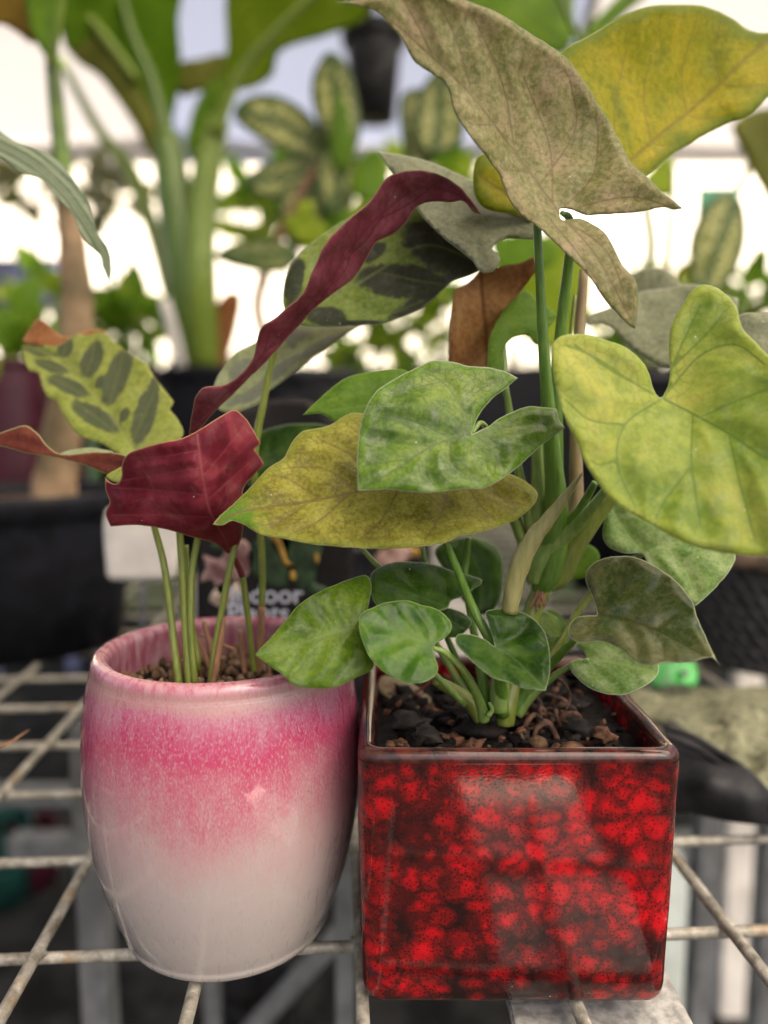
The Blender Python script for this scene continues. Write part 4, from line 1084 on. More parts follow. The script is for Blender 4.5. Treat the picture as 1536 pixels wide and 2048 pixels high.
leaf(prayer, [cal2, prp], c4, [(44, 700, 0.345), (204, 666, 0.350), (300, 900, 0.312), (160, 870, 0.325), (348, 804, 0.330)], mc4, sc4, 6, 0.0010, 20, -0.004, 0.0012, ragged=0.8,
     blots=((78, 703, 34, 8, 12), (104, 733, 38, 10, 18), (137, 772, 46, 15, 22), (193, 834, 56, 19, 30), (131, 694, 15, 21, 20), (183, 720, 19, 39, 22), (235, 752, 22, 62, 22), (290, 828, 21, 62, 18), (200, 764, 9, 15, 25), (249, 830, 9, 15, 25), (310, 770, 8, 34, 10)),
     label='pale green leaf with dark feather marks and a torn rusty tip')
M_dry = leafmat('leaf_dry', [(0.24, 0.10, 0.035), (0.36, 0.16, 0.06), (0.46, 0.25, 0.11)], 80, (0.2, 0.08, 0.03), 0.4, 0.3, 3, 2, (0.5, 0.33, 0.18), 0.6, 0.6, 0.4, 0.1, 300, 0, tcol=(0.7, 0.3, 0.08))
leaf(prayer, [M_dry], [(45, 683), (58, 660), (74, 636, 1), (92, 644), (110, 662), (135, 674), (160, 664), (200, 658), (212, 668), (170, 676), (150, 676), (112, 698), (74, 690)], [(74, 636, 0.348), (45, 683, 0.345), (200, 664, 0.349), (112, 698, 0.346)], None, (), 6, 0, name='dry_tip', label='dry rust coloured leaf tip')
c5 = [(264, 903), (250, 915), (243, 930), (243, 952), (236, 966), (222, 966), (210, 953, 1), (211, 980), (219, 1005), (211, 1026), (221, 1053, 1), (273, 1050), (328, 1058), (383, 1074), (430, 1087), (456, 1107), (470, 1100), (482, 1080), (487, 1050), (486, 1000), (490, 972), (529, 929, 1), (519, 912), (508, 898, 1), (522, 888, 1), (508, 862), (493, 838, 1), (470, 820), (438, 834), (401, 858), (365, 876), (314, 887)]
mc5 = [(395, 868), (398, 895), (405, 946), (419, 1019), (448, 1074), (462, 1106)]
sc5 = [[(403, 935), (320, 948), (240, 962)], [(414, 990), (310, 980), (225, 975)], [(425, 1035), (330, 1030), (225, 1030)], [(408, 950), (450, 900), (490, 850)], [(415, 1000), (460, 960), (510, 915)], [(430, 1045), (460, 1010), (485, 985)], [(399, 900), (330, 912), (262, 915)]]
leaf(prayer, [prp, cal_top], c5, [(264, 903, 0.262), (221, 1053, 0.272), (210, 953, 0.276), (243, 950, 0.268), (456, 1105, 0.288), (405, 946, 0.254), (425, 1030, 0.262), (470, 820, 0.268), (526, 925, 0.282), (522, 888, 0.276), (340, 930, 0.256), (330, 1035, 0.266), (310, 985, 0.264)], mc5, sc5, 5, 0.0012, 16, 0, 0.0024, ragged=0.7,
     label='torn crumpled leaf showing its wine red underside')
leaf(prayer, [cal2], [(212, 952), (224, 962), (238, 964), (246, 950), (250, 930), (230, 940)], [(212, 952, 0.280), (250, 930, 0.282), (238, 964, 0.280)], None, (), 5, 0, name='leaf_edge')
c6 = [(-50, 880), (0, 866), (47, 851), (73, 864), (95, 892), (124, 908), (175, 905), (208, 904), (233, 906), (256, 915), (262, 940), (242, 957), (219, 951), (164, 929), (109, 915), (55, 907), (0, 893), (-50, 900)]
mc6 = [(255, 935), (200, 925), (120, 912), (50, 885), (-45, 885)]
leaf(prayer, [prp3, cal_top], c6, [(-50, 885, 0.293), (47, 851, 0.293), (55, 907, 0.290), (208, 904, 0.287), (219, 951, 0.284), (256, 925, 0.280)], mc6, (), 5, 0.0006, 10, label='rusty leaf curling out to the left edge')
leaf(prayer, [cal3], [(118, 909), (150, 898), (190, 896), (228, 904), (200, 909), (160, 911)], [(118, 909, 0.300), (228, 904, 0.302), (170, 897, 0.306)], None, (), 5, 0, name='leaf_edge')

def petc(pts, mat, name='petiole'):
    return tube(name, pts, mat, prayer, 12, 6)
petc([(303, 1020, 0.290, 11), (309, 1054, 0.290, 13), (327, 1124, 0.289, 14), (338, 1200, 0.287, 15), (347, 1280, 0.284, 15), (359, 1375, 0.280, 16)], st_olive)
petc([(355, 1030, 0.290, 12), (359, 1064, 0.289, 14), (366, 1160, 0.287, 16), (372, 1270, 0.284, 17), (380, 1378, 0.280, 18)], st_olive)
petc([(402, 1040, 0.288, 12), (396, 1074, 0.288, 14), (384, 1148, 0.286, 14), (382, 1250, 0.283, 14), (390, 1378, 0.279, 15)], st_olive)
petc([(372, 1090, 0.295, 10), (374, 1130, 0.294, 12), (378, 1210, 0.290, 13), (398, 1340, 0.286, 12)], st_olive)
petc([(486, 1010, 0.289, 12), (477, 1058, 0.288, 13), (460, 1134, 0.286, 14), (441, 1236, 0.284, 14), (428, 1310, 0.282, 13), (420, 1380, 0.280, 12)], st_olive)
petc([(462, 1100, 0.288, 10), (472, 1122, 0.291, 12), (485, 1152, 0.294, 13)], st_red)
petc([(484, 1148, 0.294, 13), (494, 1220, 0.296, 13), (503, 1300, 0.297, 12), (508, 1345, 0.297, 11)], st_olive)
petc([(553, 690, 0.296, 11), (541, 730, 0.297, 14), (528, 800, 0.298, 15), (514, 870, 0.299, 16), (508, 940, 0.300, 15), (515, 1010, 0.301, 14), (522, 1080, 0.302, 14), (525, 1150, 0.302, 14), (524, 1215, 0.302, 13)], st_olive)
petc([(524, 1212, 0.302, 14), (521, 1280, 0.301, 15), (516, 1350, 0.300, 14)], st_brown, 'sheath')
petc([(449, 1236, 0.282, 8), (438, 1300, 0.281, 14), (424, 1380, 0.278, 13)], st_brown, 'sheath')
petc([(408, 1243, 0.300, 9), (420, 1290, 0.297, 11), (436, 1345, 0.293, 12)], st_brown, 'dry_stub')
petc([(396, 1275, 0.302, 9), (410, 1310, 0.300, 10), (424, 1350, 0.297, 10)], st_brown, 'dry_stub')
petc([(540, 1320, 0.288, 8), (537, 1375, 0.285, 9)], st_brown, 'dry_stub')
petc([(480, 1260, 0.306, 9), (484, 1310, 0.305, 11), (490, 1350, 0.303, 11)], st_brown, 'dry_stub')
petc([(400, 1270, 0.305, 6), (470, 1300, 0.300, 7)], st_brown, 'dry_stub')
# ================================================================== NEIGHBOURING POTS AND PLANTS, OUT OF FOCUS
M_blk = simple('black_plastic', (0.006, 0.0065, 0.009), 0.45, 0.35, 60, 0.15, 0.22)
M_blk2 = simple('dusty_black_plastic', (0.013, 0.0132, 0.0145), 0.5, 0.5, 40, 0.2, 0.25)
M_soil = simple('brown_soil', (0.09, 0.055, 0.035), 0.95, 0.5, 120, 0.9, 0.2)
M_plum = simple('plum_plastic', (0.05, 0.006, 0.015), 0.4, 0.2, 30, 0.1)
M_teal = simple('teal_plastic', (0.008, 0.045, 0.036), 0.4, 0.2, 30, 0.1)
bgd = leafmat('far_leaf_dark', [(0.075, 0.16, 0.006), (0.11, 0.22, 0.010), (0.16, 0.27, 0.018)], 25, (0.11, 0.19, 0.035), 0.7, 0.15, 5, 3, (0.12, 0.2, 0.04), 0.3, 0.4, 0.3, 0.05, 120, 0, tcol=(0.25, 0.5, 0.03))
bgl = leafmat('far_leaf_lime', [(0.20, 0.30, 0.012), (0.27, 0.37, 0.020), (0.34, 0.43, 0.04)], 25, (0.24, 0.32, 0.07), 0.7, 0.2, 5, 3, (0.2, 0.3, 0.05), 0.3, 0.4, 0.4, 0.05, 120, 0, tcol=(0.45, 0.6, 0.06))
bgo = leafmat('far_leaf_olive', [(0.085, 0.10, 0.012), (0.13, 0.14, 0.02), (0.17, 0.18, 0.03)], 25, (0.15, 0.17, 0.04), 0.5, 0.15, 5, 3, (0.15, 0.2, 0.05), 0.3, 0.45, 0.35, 0.05, 120, 0, tcol=(0.35, 0.36, 0.04))
bgy = leafmat('far_leaf_amber', [(0.16, 0.10, 0.008), (0.20, 0.13, 0.012), (0.24, 0.16, 0.02)], 25, (0.2, 0.14, 0.03), 0.5, 0.15, 5, 3, (0.2, 0.16, 0.05), 0.3, 0.45, 0.35, 0.05, 120, 0, tcol=(0.5, 0.3, 0.03))
def speckled():
    t = NT('far_leaf_speckled')
    v = t.coord()
    n = t.noise(v, 150, 4, 0.7)
    c = t.ramp(n, [(0.40, (0.09, 0.15, 0.012)), (0.48, (0.26, 0.29, 0.05)), (0.56, (0.66, 0.64, 0.26))])
    m = t.smooth(t.attr('de'), 4, 24)
    c = t.mix(m, (0.05, 0.10, 0.012), c)
    c = t.mix(t.smooth(t.attr('dm'), 14, 3), c, (0.05, 0.11, 0.012))
    b = t.pbr(Base_Color=c, Roughness=0.4)
    q = t.n('ShaderNodeBsdfTranslucent', Color=c)
    return t.done(t.n('ShaderNodeMixShader', Fac=0.35, i1=b.outputs[0], i2=q.outputs[0]).outputs[0])
bgs = speckled()
cane = simple('cane_bark', (0.20, 0.15, 0.075), 0.75, 0.35, 22, 0.4, 0.3, col2=(0.34, 0.23, 0.13))
cane_g = simple('cane_green', (0.10, 0.16, 0.03), 0.5, 0.3, 30, 0.2, 0.4)
st_far = stemmat('stem_far_lime', (0.14, 0.22, 0.02), (0.22, 0.30, 0.04))
st_far2 = stemmat('stem_far_green', (0.08, 0.15, 0.015), (0.13, 0.20, 0.03))
st_rust = stemmat('stem_far_rust', (0.20, 0.10, 0.05), (0.28, 0.15, 0.08), 0.6)

def black_pot(name, label, c, r, h, mat=None, rimh=0.02, taper=0.82, cat='pot', soil=True, group=None, z0=0.0):
    mat = mat or M_blk
    p = thing(name, label, cat, (c[0], c[1], z0), group)
    lathe('body', [(r * taper * 0.9, z0 + 0.001), (r * taper, z0), (r * taper + (r - r * taper) * 0.5, z0 + h * 0.5), (r * 0.965, z0 + h - rimh)], (c[0], c[1], 0), mat, p, 48, caps=(True, False))
    lathe('rim', [(r * 0.965, z0 + h - rimh), (r * 1.0, z0 + h - rimh + 0.001), (r * 1.01, z0 + h - 0.003), (r, z0 + h), (r * 0.955, z0 + h), (r * 0.945, z0 + h - 0.004), (r * 0.92, z0 + h - rimh * 1.6)], (c[0], c[1], 0), mat, p, 48, caps=(False, False))
    if soil:
        mound('soil', c[0], c[1], r * 0.935, z0 + h - rimh * 0.6, 0.004, M_soil, True, p, 16)
    return p

def bl(parent, mat, out, Y, mid=None, step=14, tilt=(0, 0), **k):
    """far blade: distance Y at its middle, tilt = change of Y across and up the blade"""
    q = np.asarray([p[:2] for p in out], float)
    lo, hi = q.min(0), q.max(0)
    c = (lo + hi) / 2
    ctrl = [(c[0], c[1], Y), (hi[0], c[1], Y + tilt[0]), (c[0], lo[1], Y + tilt[1])]
    return leaf(parent, [mat], out, ctrl, mid, (), step, 0.0, 10, 0.0, 0.004, 0.0007, 1.0, **k)

# left: cane plant in a big black pot
pc = (-0.33, 0.69)
black_pot('nursery_pot', 'large black nursery pot with thick rim at the left edge', pc, 0.103, 0.138, M_blk, 0.022)
cn = thing('cane_plant', 'thick tan cane with green top growing from the large black pot', 'plant', (-0.30, 0.69, 0.12))
tube('cane', [(105, 1030, 0.69, 92), (112, 960, 0.69, 84), (122, 880, 0.69, 78), (142, 760, 0.69, 70), (155, 640, 0.69, 62), (150, 540, 0.69, 56), (138, 440, 0.69, 46), (128, 360, 0.69, 38)], cane, cn, 16, wob=0.05)
tube('green_top', [(130, 380, 0.69, 34), (122, 300, 0.69, 33), (112, 200, 0.69, 30), (104, 110, 0.69, 26), (98, 40, 0.69, 22), (95, -60, 0.69, 18)], cane_g, cn)
tube('petiole', [(100, 130, 0.68, 14), (116, 60, 0.67, 13), (128, -40, 0.66, 12)], st_far, cn)
bl(cn, bgy, [(-60, -60), (50, -60), (70, 10), (80, 70), (66, 88), (30, 62), (0, 48), (-60, 40)], 0.70, [(75, 80), (30, 20), (-30, -50)])
bl(cn, bgd, [(45, -60), (135, -60), (128, 20), (110, 90), (95, 115), (70, 80), (55, 30)], 0.68, [(95, 110), (95, -50)])

# upright paddle-leaved plant
pb = P(450, 735, 1.10)
black_pot('tall_pot', 'tall black pot with paddle leaved plant, behind the striped leaf', (pb.x, 1.12), 0.100, 0.272, M_blk, 0.02)
pd = thing('paddle_plant', 'tall plant with broad upright paddle leaves on thick lime stalks', 'plant', (pb.x, 1.12, 0.25))
tube('stalk', [(332, 270, 1.10, 52), (345, 360, 1.10, 66), (362, 470, 1.10, 76), (384, 600, 1.10, 78), (404, 735, 1.11, 66)], st_far2, pd)
tube('stalk', [(438, 240, 1.08, 42), (416, 330, 1.08, 54), (402, 440, 1.08, 58), (402, 580, 1.08, 62), (412, 735, 1.10, 54)], st_far, pd)
tube('stalk', [(122, 120, 1.16, 14), (195, 255, 1.16, 20), (262, 345, 1.15, 30), (310, 470, 1.14, 30), (350, 600, 1.13, 40), (392, 735, 1.12, 44)], st_far, pd)
bl(pd, bgd, [(110, -60), (345, -60), (356, 50), (362, 130), (358, 180), (345, 250), (352, 310), (330, 330), (305, 318), (282, 272), (248, 212), (198, 150), (140, 108), (122, 60)], 1.12, [(340, 310), (300, 160), (235, -40)], tilt=(0.03, -0.05))
bl(pd, bgo, [(122, 60), (140, 30), (200, 80), (262, 150), (322, 262), (322, 318), (296, 305), (262, 240), (200, 155), (150, 120)], 1.09, None)
tube('midrib', [(335, 280, 1.095, 24), (305, 165, 1.095, 20), (262, 60, 1.09, 16), (236, -40, 1.09, 12)], st_far2, pd)
tube('midrib', [(275, 160, 1.085, 14), (215, 80, 1.085, 18), (160, 10, 1.085, 18), (140, -40, 1.085, 16)], st_far, pd)
bl(pd, bgl, [(480, -60), (750, -60), (748, 15), (720, 45), (650, 72), (562, 102), (545, 150), (505, 176), (468, 188), (448, 255), (432, 300), (405, 300), (412, 245), (438, 180), (452, 100)], 1.08, [(420, 290), (480, 150), (560, 60), (680, -40)], tilt=(-0.08, -0.05))
tube('midrib', [(430, 270, 1.065, 24), (480, 150, 1.05, 20), (560, 55, 1.02, 16), (660, -40, 1.0, 12)], st_far, pd)
bl(pd, bgd, [(372, 290), (382, 235), (400, 190), (440, 150), (448, 165), (425, 235), (405, 300), (392, 330)], 1.10, None)
bl(pd, bgo, [(352, 130), (400, 118), (448, 108), (455, 140), (430, 170), (395, 185), (360, 190)], 1.16, None)
bl(pd, M_dry, [(430, 620), (455, 585), (482, 590), (475, 650), (450, 730), (425, 735)], 1.10, None)
tb = box('white_label_stake', (0, 0, 0), (0.001, 0.001, 0.001), M_white)
bpy.data.objects.remove(tb)
tg = tube('white_plant_tag', [(328, 600, 1.03, 26), (345, 665, 1.03, 30), (362, 735, 1.03, 30)], M_white, None, 8, 2, 0.15)
tag(tg, 'slanting white tag stuck in the tall black pot', 'plant tag')

# spotted dumb cane in a pot beside it
pq = P(600, 735, 1.0)
black_pot('round_black_pot', 'round black pot of the speckled plant, behind the blotched leaf', (pq.x + 0.02, 1.0), 0.075, 0.262, M_blk2, 0.02)
db = thing('speckled_plant', 'green plant with cream speckled leaves on a rusty cane', 'plant', (pq.x + 0.02, 1.0, 0.25))
tube('cane', [(560, 735, 1.0, 20), (515, 620, 1.0, 22), (545, 510, 1.0, 20), (600, 390, 1.0, 18), (655, 300, 1.0, 15), (680, 240, 1.0, 10)], st_rust, db)
for out, mid in (([(466, 228), (500, 192), (560, 192), (610, 222), (650, 268), (685, 322), (640, 332), (570, 305), (508, 272)], [(675, 322), (580, 255), (475, 220)]),
                 ([(660, 103), (692, 125), (715, 190), (722, 260), (700, 315), (660, 305), (632, 235), (622, 170), (640, 120)], [(685, 310), (672, 200), (662, 110)]),
                 ([(488, 362), (530, 325), (590, 313), (642, 330), (620, 372), (570, 398), (520, 396)], [(635, 335), (560, 355), (495, 362)]),
                 ([(640, 305), (700, 298), (732, 340), (705, 402), (662, 432), (634, 380)], [(680, 305), (680, 370), (660, 425)]),
                 ([(428, 512), (480, 482), (560, 480), (602, 512), (560, 546), (480, 536)], [(600, 512), (520, 510), (435, 512)]),
                 ([(560, 380), (620, 360), (650, 400), (640, 470), (590, 500), (560, 450)], [(620, 370), (600, 490)])):
    bl(db, bgs, out, 0.99 + random.uniform(-0.03, 0.03), mid, 10)
bl(db, bgd, [(745, 297), (768, 315), (778, 370), (745, 405), (702, 385), (708, 335)], 0.95, [(745, 300), (735, 400)], 10)
bl(db, bgd, [(662, 250), (680, 185), (702, 250), (704, 320), (680, 345), (662, 320)], 0.96, [(680, 190), (682, 340)], 10)
for out in ([(565, 440), (600, 428), (640, 440), (660, 470), (630, 490), (590, 478)], [(590, 410), (620, 400), (632, 425), (600, 436)]):
    bl(db, bgl, out, 0.97, None, 10)

# hanging pot
hp = P(748, 150, 1.7)
hg = thing('hanging_pot', 'small black pot hanging in the air below the canopy', 'hanging pot', (hp.x, 1.7, hp.z - 0.09))
lathe('body', [(0.038, hp.z - 0.09), (0.044, hp.z - 0.088), (0.058, hp.z + 0.06)], (hp.x, 1.7, 0), M_blk2, hg, 32, caps=(True, False))
lathe('rim', [(0.058, hp.z + 0.058), (0.068, hp.z + 0.06), (0.069, hp.z + 0.088), (0.062, hp.z + 0.088), (0.056, hp.z + 0.05)], (hp.x, 1.7, 0), M_blk2, hg, 32, caps=(False, True))
for a in (0.4, 2.5, 4.6):
    tube3('hanger_wire', [(hp.x + 0.064 * math.cos(a), 1.7 + 0.064 * math.sin(a), hp.z + 0.085), (hp.x, 1.7, roofz(1.7) - 0.02)], [0.0015, 0.0015], M_blk, hg, 6, 2)

# tall plant behind the arrowhead: leaves show at the top and the right edge
black_pot('deep_black_pot', 'deep black pot behind the arrowhead plant stems', (0.30, 0.92), 0.085, 0.25, M_blk, 0.02)
tp = thing('tall_green_plant', 'tall broad leaved plant rising behind the arrowhead leaves', 'plant', (0.30, 0.92, 0.24))
tube('stalk', [(1270, 735, 0.92, 22), (1290, 600, 0.92, 20), (1300, 460, 0.91, 18), (1240, 250, 0.90, 16), (1150, 60, 0.88, 14), (1100, -60, 0.87, 12)], st_far2, tp)
tube('stalk', [(1290, 735, 0.92, 18), (1330, 560, 0.92, 16), (1342, 430, 0.91, 14), (1345, 330, 0.90, 12)], st_far, tp)
tube('stalk', [(1310, 735, 0.92, 20), (1420, 500, 0.92, 16), (1500, 330, 0.90, 14), (1560, 220, 0.88, 12)], st_far2, tp)
bl(tp, bgd, [(900, -80), (1120, -80), (1148, 20), (1140, 95), (1100, 110), (1020, 60), (930, 10)], 0.90, [(1130, 90), (1000, -40)])
bl(tp, bgo, [(770, -60), (930, -70), (960, 10), (880, 30), (800, 10)], 0.92, None)
bl(tp, bgd, [(1145, 95), (1180, 50), (1240, -10), (1300, -60), (1340, -50), (1260, 20), (1195, 75)], 0.88, [(1150, 90), (1320, -50)])
bl(tp, bgo, [(1465, 250), (1530, 215), (1620, 230), (1640, 420), (1560, 425), (1520, 372), (1490, 315)], 0.88, [(1500, 260), (1560, 400)])
bl(tp, bgl, [(1290, 352), (1342, 312), (1346, 372), (1330, 395), (1300, 385)], 0.90, None, 10)
bl(tp, bgs, [(830, 290), (828, 220), (850, 165), (885, 138), (920, 190), (925, 280), (872, 312)], 0.95, [(870, 310), (885, 145)], 10)
bl(tp, bgs, [(800, 200), (850, 180), (880, 260), (860, 330), (815, 330)], 0.96, None, 10)
bl(tp, bgd, [(980, 480), (1010, 470), (1068, 468), (1120, 500), (1090, 540), (1010, 545)], 0.80, None, 10)
bl(tp, bgl, [(985, 500), (1060, 478), (1130, 470), (1180, 520), (1170, 640), (1100, 700), (1020, 640)], 0.86, None, 12)
bl(tp, bgs, [(1385, 570), (1378, 490), (1400, 430), (1445, 385), (1485, 405), (1492, 480), (1470, 545), (1425, 600)], 0.86, [(1400, 590), (1470, 400)], 10)
sc_ = P(1440, 412, 0.87)
M_tealc = simple('teal_card', (0.06, 0.24, 0.13), 0.4, 0.2, 30, 0.1)
tcard = box('teal_tag', (sc_.x - 0.024, 0.868, sc_.z - 0.03), (sc_.x + 0.020, 0.870, sc_.z + 0.018), M_tealc)
tag(tcard, 'teal plastic tag among the blurred leaves at the right', 'plant tag')

# bushy pot plants far behind; each with its own pot
def bush(label, px, py, Y, rpx, n, mat, potmat, pot_label, lsz=0.05, flat=0.8):
    c = P(px, py, Y)
    r = rpx * Y / FPX
    h = min(0.30, max(0.05, c.z - r * 0.55))
    black_pot('background_pot', pot_label, (c.x, Y), max(0.045, r * 0.75), h, potmat, 0.015)
    t = thing('bushy_plant', label, 'plant', (c.x, Y, h - 0.01))
    for i in range(5):
        a = random.uniform(0, 6.28)
        e = (c.x + r * 0.6 * math.cos(a), Y + r * 0.6 * math.sin(a), c.z + r * random.uniform(0.1, 0.7))
        tube3('stem', [(c.x + 0.01 * math.cos(a), Y + 0.01 * math.sin(a), h - 0.012), ((c.x + e[0]) / 2, (Y + e[1]) / 2, (h + e[2]) / 2 + 0.01), e], [0.003, 0.0025, 0.0015], st_far2, t, 6, 3)
    for i in range(n):
        d = Vector((random.gauss(0, 1), random.gauss(0, 1), random.gauss(0, 1))).normalized() * r * random.uniform(0.35, 1.0)
        d.z *= flat
        p0 = c + d
        if p0.z < h - 0.005:
            p0.z = h + random.uniform(0, 0.03)
        ax = (d + Vector((random.uniform(-1, 1), random.uniform(-1, 1), random.uniform(-0.6, 0.8))) * r).normalized()
        up = ax.cross(Vector((random.uniform(-1, 1), random.uniform(-1, 1), random.uniform(-1, 1)))).normalized()
        nn = ax.cross(up)
        L = lsz * random.uniform(0.7, 1.4)
        W = L * random.uniform(0.22, 0.36)
        V = []
        for u in (0, 0.15, 0.35, 0.6, 0.85, 1.0):
            ww = W * math.sin(math.pi * min(1, u * 0.94 + 0.04)) ** 0.8
            b0 = p0 + ax * L * u - nn * L * 0.25 * u * u
            V += [b0 + up * ww + nn * ww * 0.25, b0, b0 - up * ww + nn * ww * 0.25]
        Fc = []
        for k in range(5):
            for q in (0, 1):
                a0 = k * 3 + q
                Fc.append((a0, a0 + 1, a0 + 4, a0 + 3))
        nv = len(V)
        mesh('leaf', V, Fc, random.choice(mat), t, True, {'de': [20.0] * nv, 'dm': [20.0 if i_ % 3 != 1 else 0.0 for i_ in range(nv)], 'ds': [20.0] * nv})
bush('dark green bush at the left edge below the striped leaf', 20, 680, 1.05, 70, 34, [bgd, bgd, bgl], M_plum, 'plum coloured pot at the left edge', 0.05)
bush('small green bush just behind the tan cane', 110, 600, 1.3, 60, 26, [bgd, bgl], M_plum, 'plum pot behind the tan cane', 0.05)
bush('green bush between the cane and the paddle stalks', 262, 640, 1.35, 64, 34, [bgd, bgd, bgl], M_plum, 'plum pot between the cane and the paddle stalks', 0.06)
bush('lime bush above the black trough, left of the brown leaf', 800, 655, 1.80, 62, 40, [bgl, bgl, bgd], M_blk, 'black pot in front of the trough, under the lime bush', 0.07)
bush('lime bush behind the brown folded leaf', 905, 610, 1.85, 66, 40, [bgl, bgd], M_blk, 'black pot in front of the trough, under the brown folded leaf', 0.07)
bush('bright green bush low between the purple strip and the trough', 700, 690, 1.85, 48, 30, [bgl, bgd], M_blk, 'black pot in front of the trough, under the pale calathea leaf', 0.06)
bush('green bush behind the grey leaf at the right', 1260, 660, 1.75, 56, 34, [bgl, bgd], M_blk, 'black pot behind the lime leaf, left of its notch', 0.06)
bush('olive bush at the far right edge behind the lime leaf', 1500, 600, 1.5, 70, 44, [bgd, bgo], M_blk, 'black pot at the far right behind the lime leaf', 0.06)
bush('grey green bush high at the left edge behind the cane', 60, 375, 2.4, 62, 44, [bgo, gry_leaf, gry_leaf], M_blk2, 'dark pot far back at the left, behind the cane', 0.08)
bush('dusky bush between the cane and the thin stalk', 215, 395, 2.5, 55, 40, [gry_leaf, bgo], M_blk2, 'dark pot far back between cane and stalks', 0.08)
bush('tall lime bush left of the hanging pot, high behind', 545, 430, 2.5, 92, 70, [bgl, bgl, bgd], M_blk2, 'dark pot far behind the speckled plant, left', 0.10)
bush('tall lime bush behind the grey green leaf', 880, 430, 2.6, 110, 90, [bgl, bgd, bgl], M_blk2, 'dark pot far behind the grey green leaf', 0.11)
bush('tall green bush behind the slender stalks', 1050, 600, 2.4, 90, 70, [bgl, bgl, bgd], M_blk2, 'dark pot far behind the slender stalks', 0.10)
bush('pale green bush in the bright gap at the right', 1340, 620, 2.6, 80, 60, [bgl, bgl, bgo], M_blk2, 'dark pot in the bright gap at the right', 0.10)
bush('green bush in the middle behind the speckled plant', 660, 470, 2.1, 60, 40, [bgl, bgd, bgd], M_blk2, 'tall dark pot in the middle behind the speckled plant', 0.07)

# hedge and a lavender crate beyond the bench
hb = bmesh.new()
for i in range(5200):
    x = random.uniform(-3.4, 3.6)
    top = 0.52 + 0.16 * mnoise.noise(Vector((x * 1.6, 0, 0))) + 0.10 * mnoise.noise(Vector((x * 5, 2, 0)))
    z = -0.75 + (top + 0.75) * random.random() ** 0.6
    y = random.uniform(3.75, 4.05)
    p0 = Vector((x, y, z))
    ax = Vector((random.uniform(-1, 1), random.uniform(-1, 0.2), random.uniform(-0.4, 1))).normalized()
    up = ax.cross(Vector((random.uniform(-1, 1), random.uniform(-1, 1), random.uniform(-1, 1)))).normalized()
    L, W = random.uniform(0.06, 0.13), random.uniform(0.015, 0.032)
    vs_ = [hb.verts.new(p0), hb.verts.new(p0 + ax * L * 0.5 + up * W), hb.verts.new(p0 + ax * L), hb.verts.new(p0 + ax * L * 0.5 - up * W)]
    hb.faces.new(vs_)
M_hedge = simple('hedge_leaf', (0.030, 0.065, 0.014), 0.5, 0.6, 4, 0.0, 0.3)
hd = bm_obj('hedge', hb, M_hedge)
tag(hd, 'low dark green hedge running behind the bench', 'hedge')
hd['kind'] = 'stuff'
hc = box('hedge_core', (-3.4, 3.9, -0.75), (3.6, 4.0, 0.36), M_hedge, hd)
M_lav = simple('lavender_plastic', (0.20, 0.22, 0.38), 0.5, 0.2, 10, 0.1)
q = P(62, 560, 2.9)
cr = thing('lavender_crate', 'lavender blue crate on posts far back at the left edge', 'crate', (q.x, 2.9, -0.75))
box('bin', (q.x - 0.22, 2.85, q.z - 0.09), (q.x + 0.12, 3.1, q.z + 0.07), M_lav, cr, 0.01)
for dx in (-0.2, 0.1):
    for dy in (2.87, 3.08):
        box('leg', (q.x + dx - 0.015, dy - 0.015, -0.75), (q.x + dx + 0.015, dy + 0.015, q.z - 0.09), M_lav, cr)

# long black trough at the back of the bench
tr = thing('plant_trough', 'long black plastic trough across the back of the bench', 'trough', (0.5, 2.1, 0))
box('front_wall', (-0.28, 2.02, 0.0), (1.35, 2.03, 0.345), M_blk, tr, 0.003)
box('back_wall', (-0.28, 2.19, 0.0), (1.35, 2.20, 0.345), M_blk, tr, 0.003)
box('end_wall', (-0.28, 2.031, 0.0), (-0.27, 2.189, 0.345), M_blk, tr, 0.003)
box('end_wall', (1.34, 2.031, 0.0), (1.35, 2.189, 0.345), M_blk, tr, 0.003)
box('soil', (-0.269, 2.031, 0.2), (1.339, 2.189, 0.325), M_soil, tr)

# printed plant label behind the pink pot
YL = 0.385
lab = thing('plant_label', 'black arched plant label printed with leaves, behind the pink pot', 'plant label', tuple(P(550, 1290, YL)))
M_card = simple('card_black', (0.016, 0.014, 0.013), 0.55, 0.3, 30, 0.05, 0.3)
card_ = leaf(lab, [M_card], [(395, 1292, 1), (394, 1000), (405, 900), (450, 835), (520, 803), (600, 796), (655, 822), (695, 880), (706, 960), (706, 1292, 1)], [(395, 1292, YL), (706, 1292, YL), (600, 796, YL)], None, (), 20, 0, 10, 0, 0, 0.0012, 0, name='card')
tube('stake', [(560, 1285, YL + 0.002, 26), (560, 1400, YL + 0.002, 24), (562, 1560, YL + 0.002, 18)], M_card, lab, 8, 3, 0.2)
def printed(out, mat, dy=0.0006):
    leaf(card_, [mat], out, [(400, 1290, YL - dy), (700, 1290, YL - dy), (600, 800, YL - dy)], None, (), 9, 0, 10, 0, 0, 0.0002, 0, name='printed_leaf')
pk = simple('print_pink', (0.36, 0.16, 0.16), 0.5, 0.5, 120, 0.0, 0.3, col2=(0.55, 0.38, 0.32))
pcx = simple('print_cream', (0.50, 0.40, 0.30), 0.5, 0.4, 120, 0.0, 0.3)
pg = simple('print_green', (0.030, 0.065, 0.032), 0.5, 0.5, 140, 0.0, 0.3, col2=(0.06, 0.11, 0.05))
py_ = simple('print_yellow', (0.42, 0.26, 0.05), 0.5, 0.3, 120, 0.0, 0.3)
printed([(398, 1165), (412, 1135, 1), (405, 1108, 1), (440, 1118), (455, 1085, 1), (490, 1080), (505, 1110), (495, 1150), (470, 1165), (440, 1190), (425, 1160)], pk)
printed([(418, 1200), (440, 1168), (470, 1160), (480, 1185), (450, 1215)], pcx)
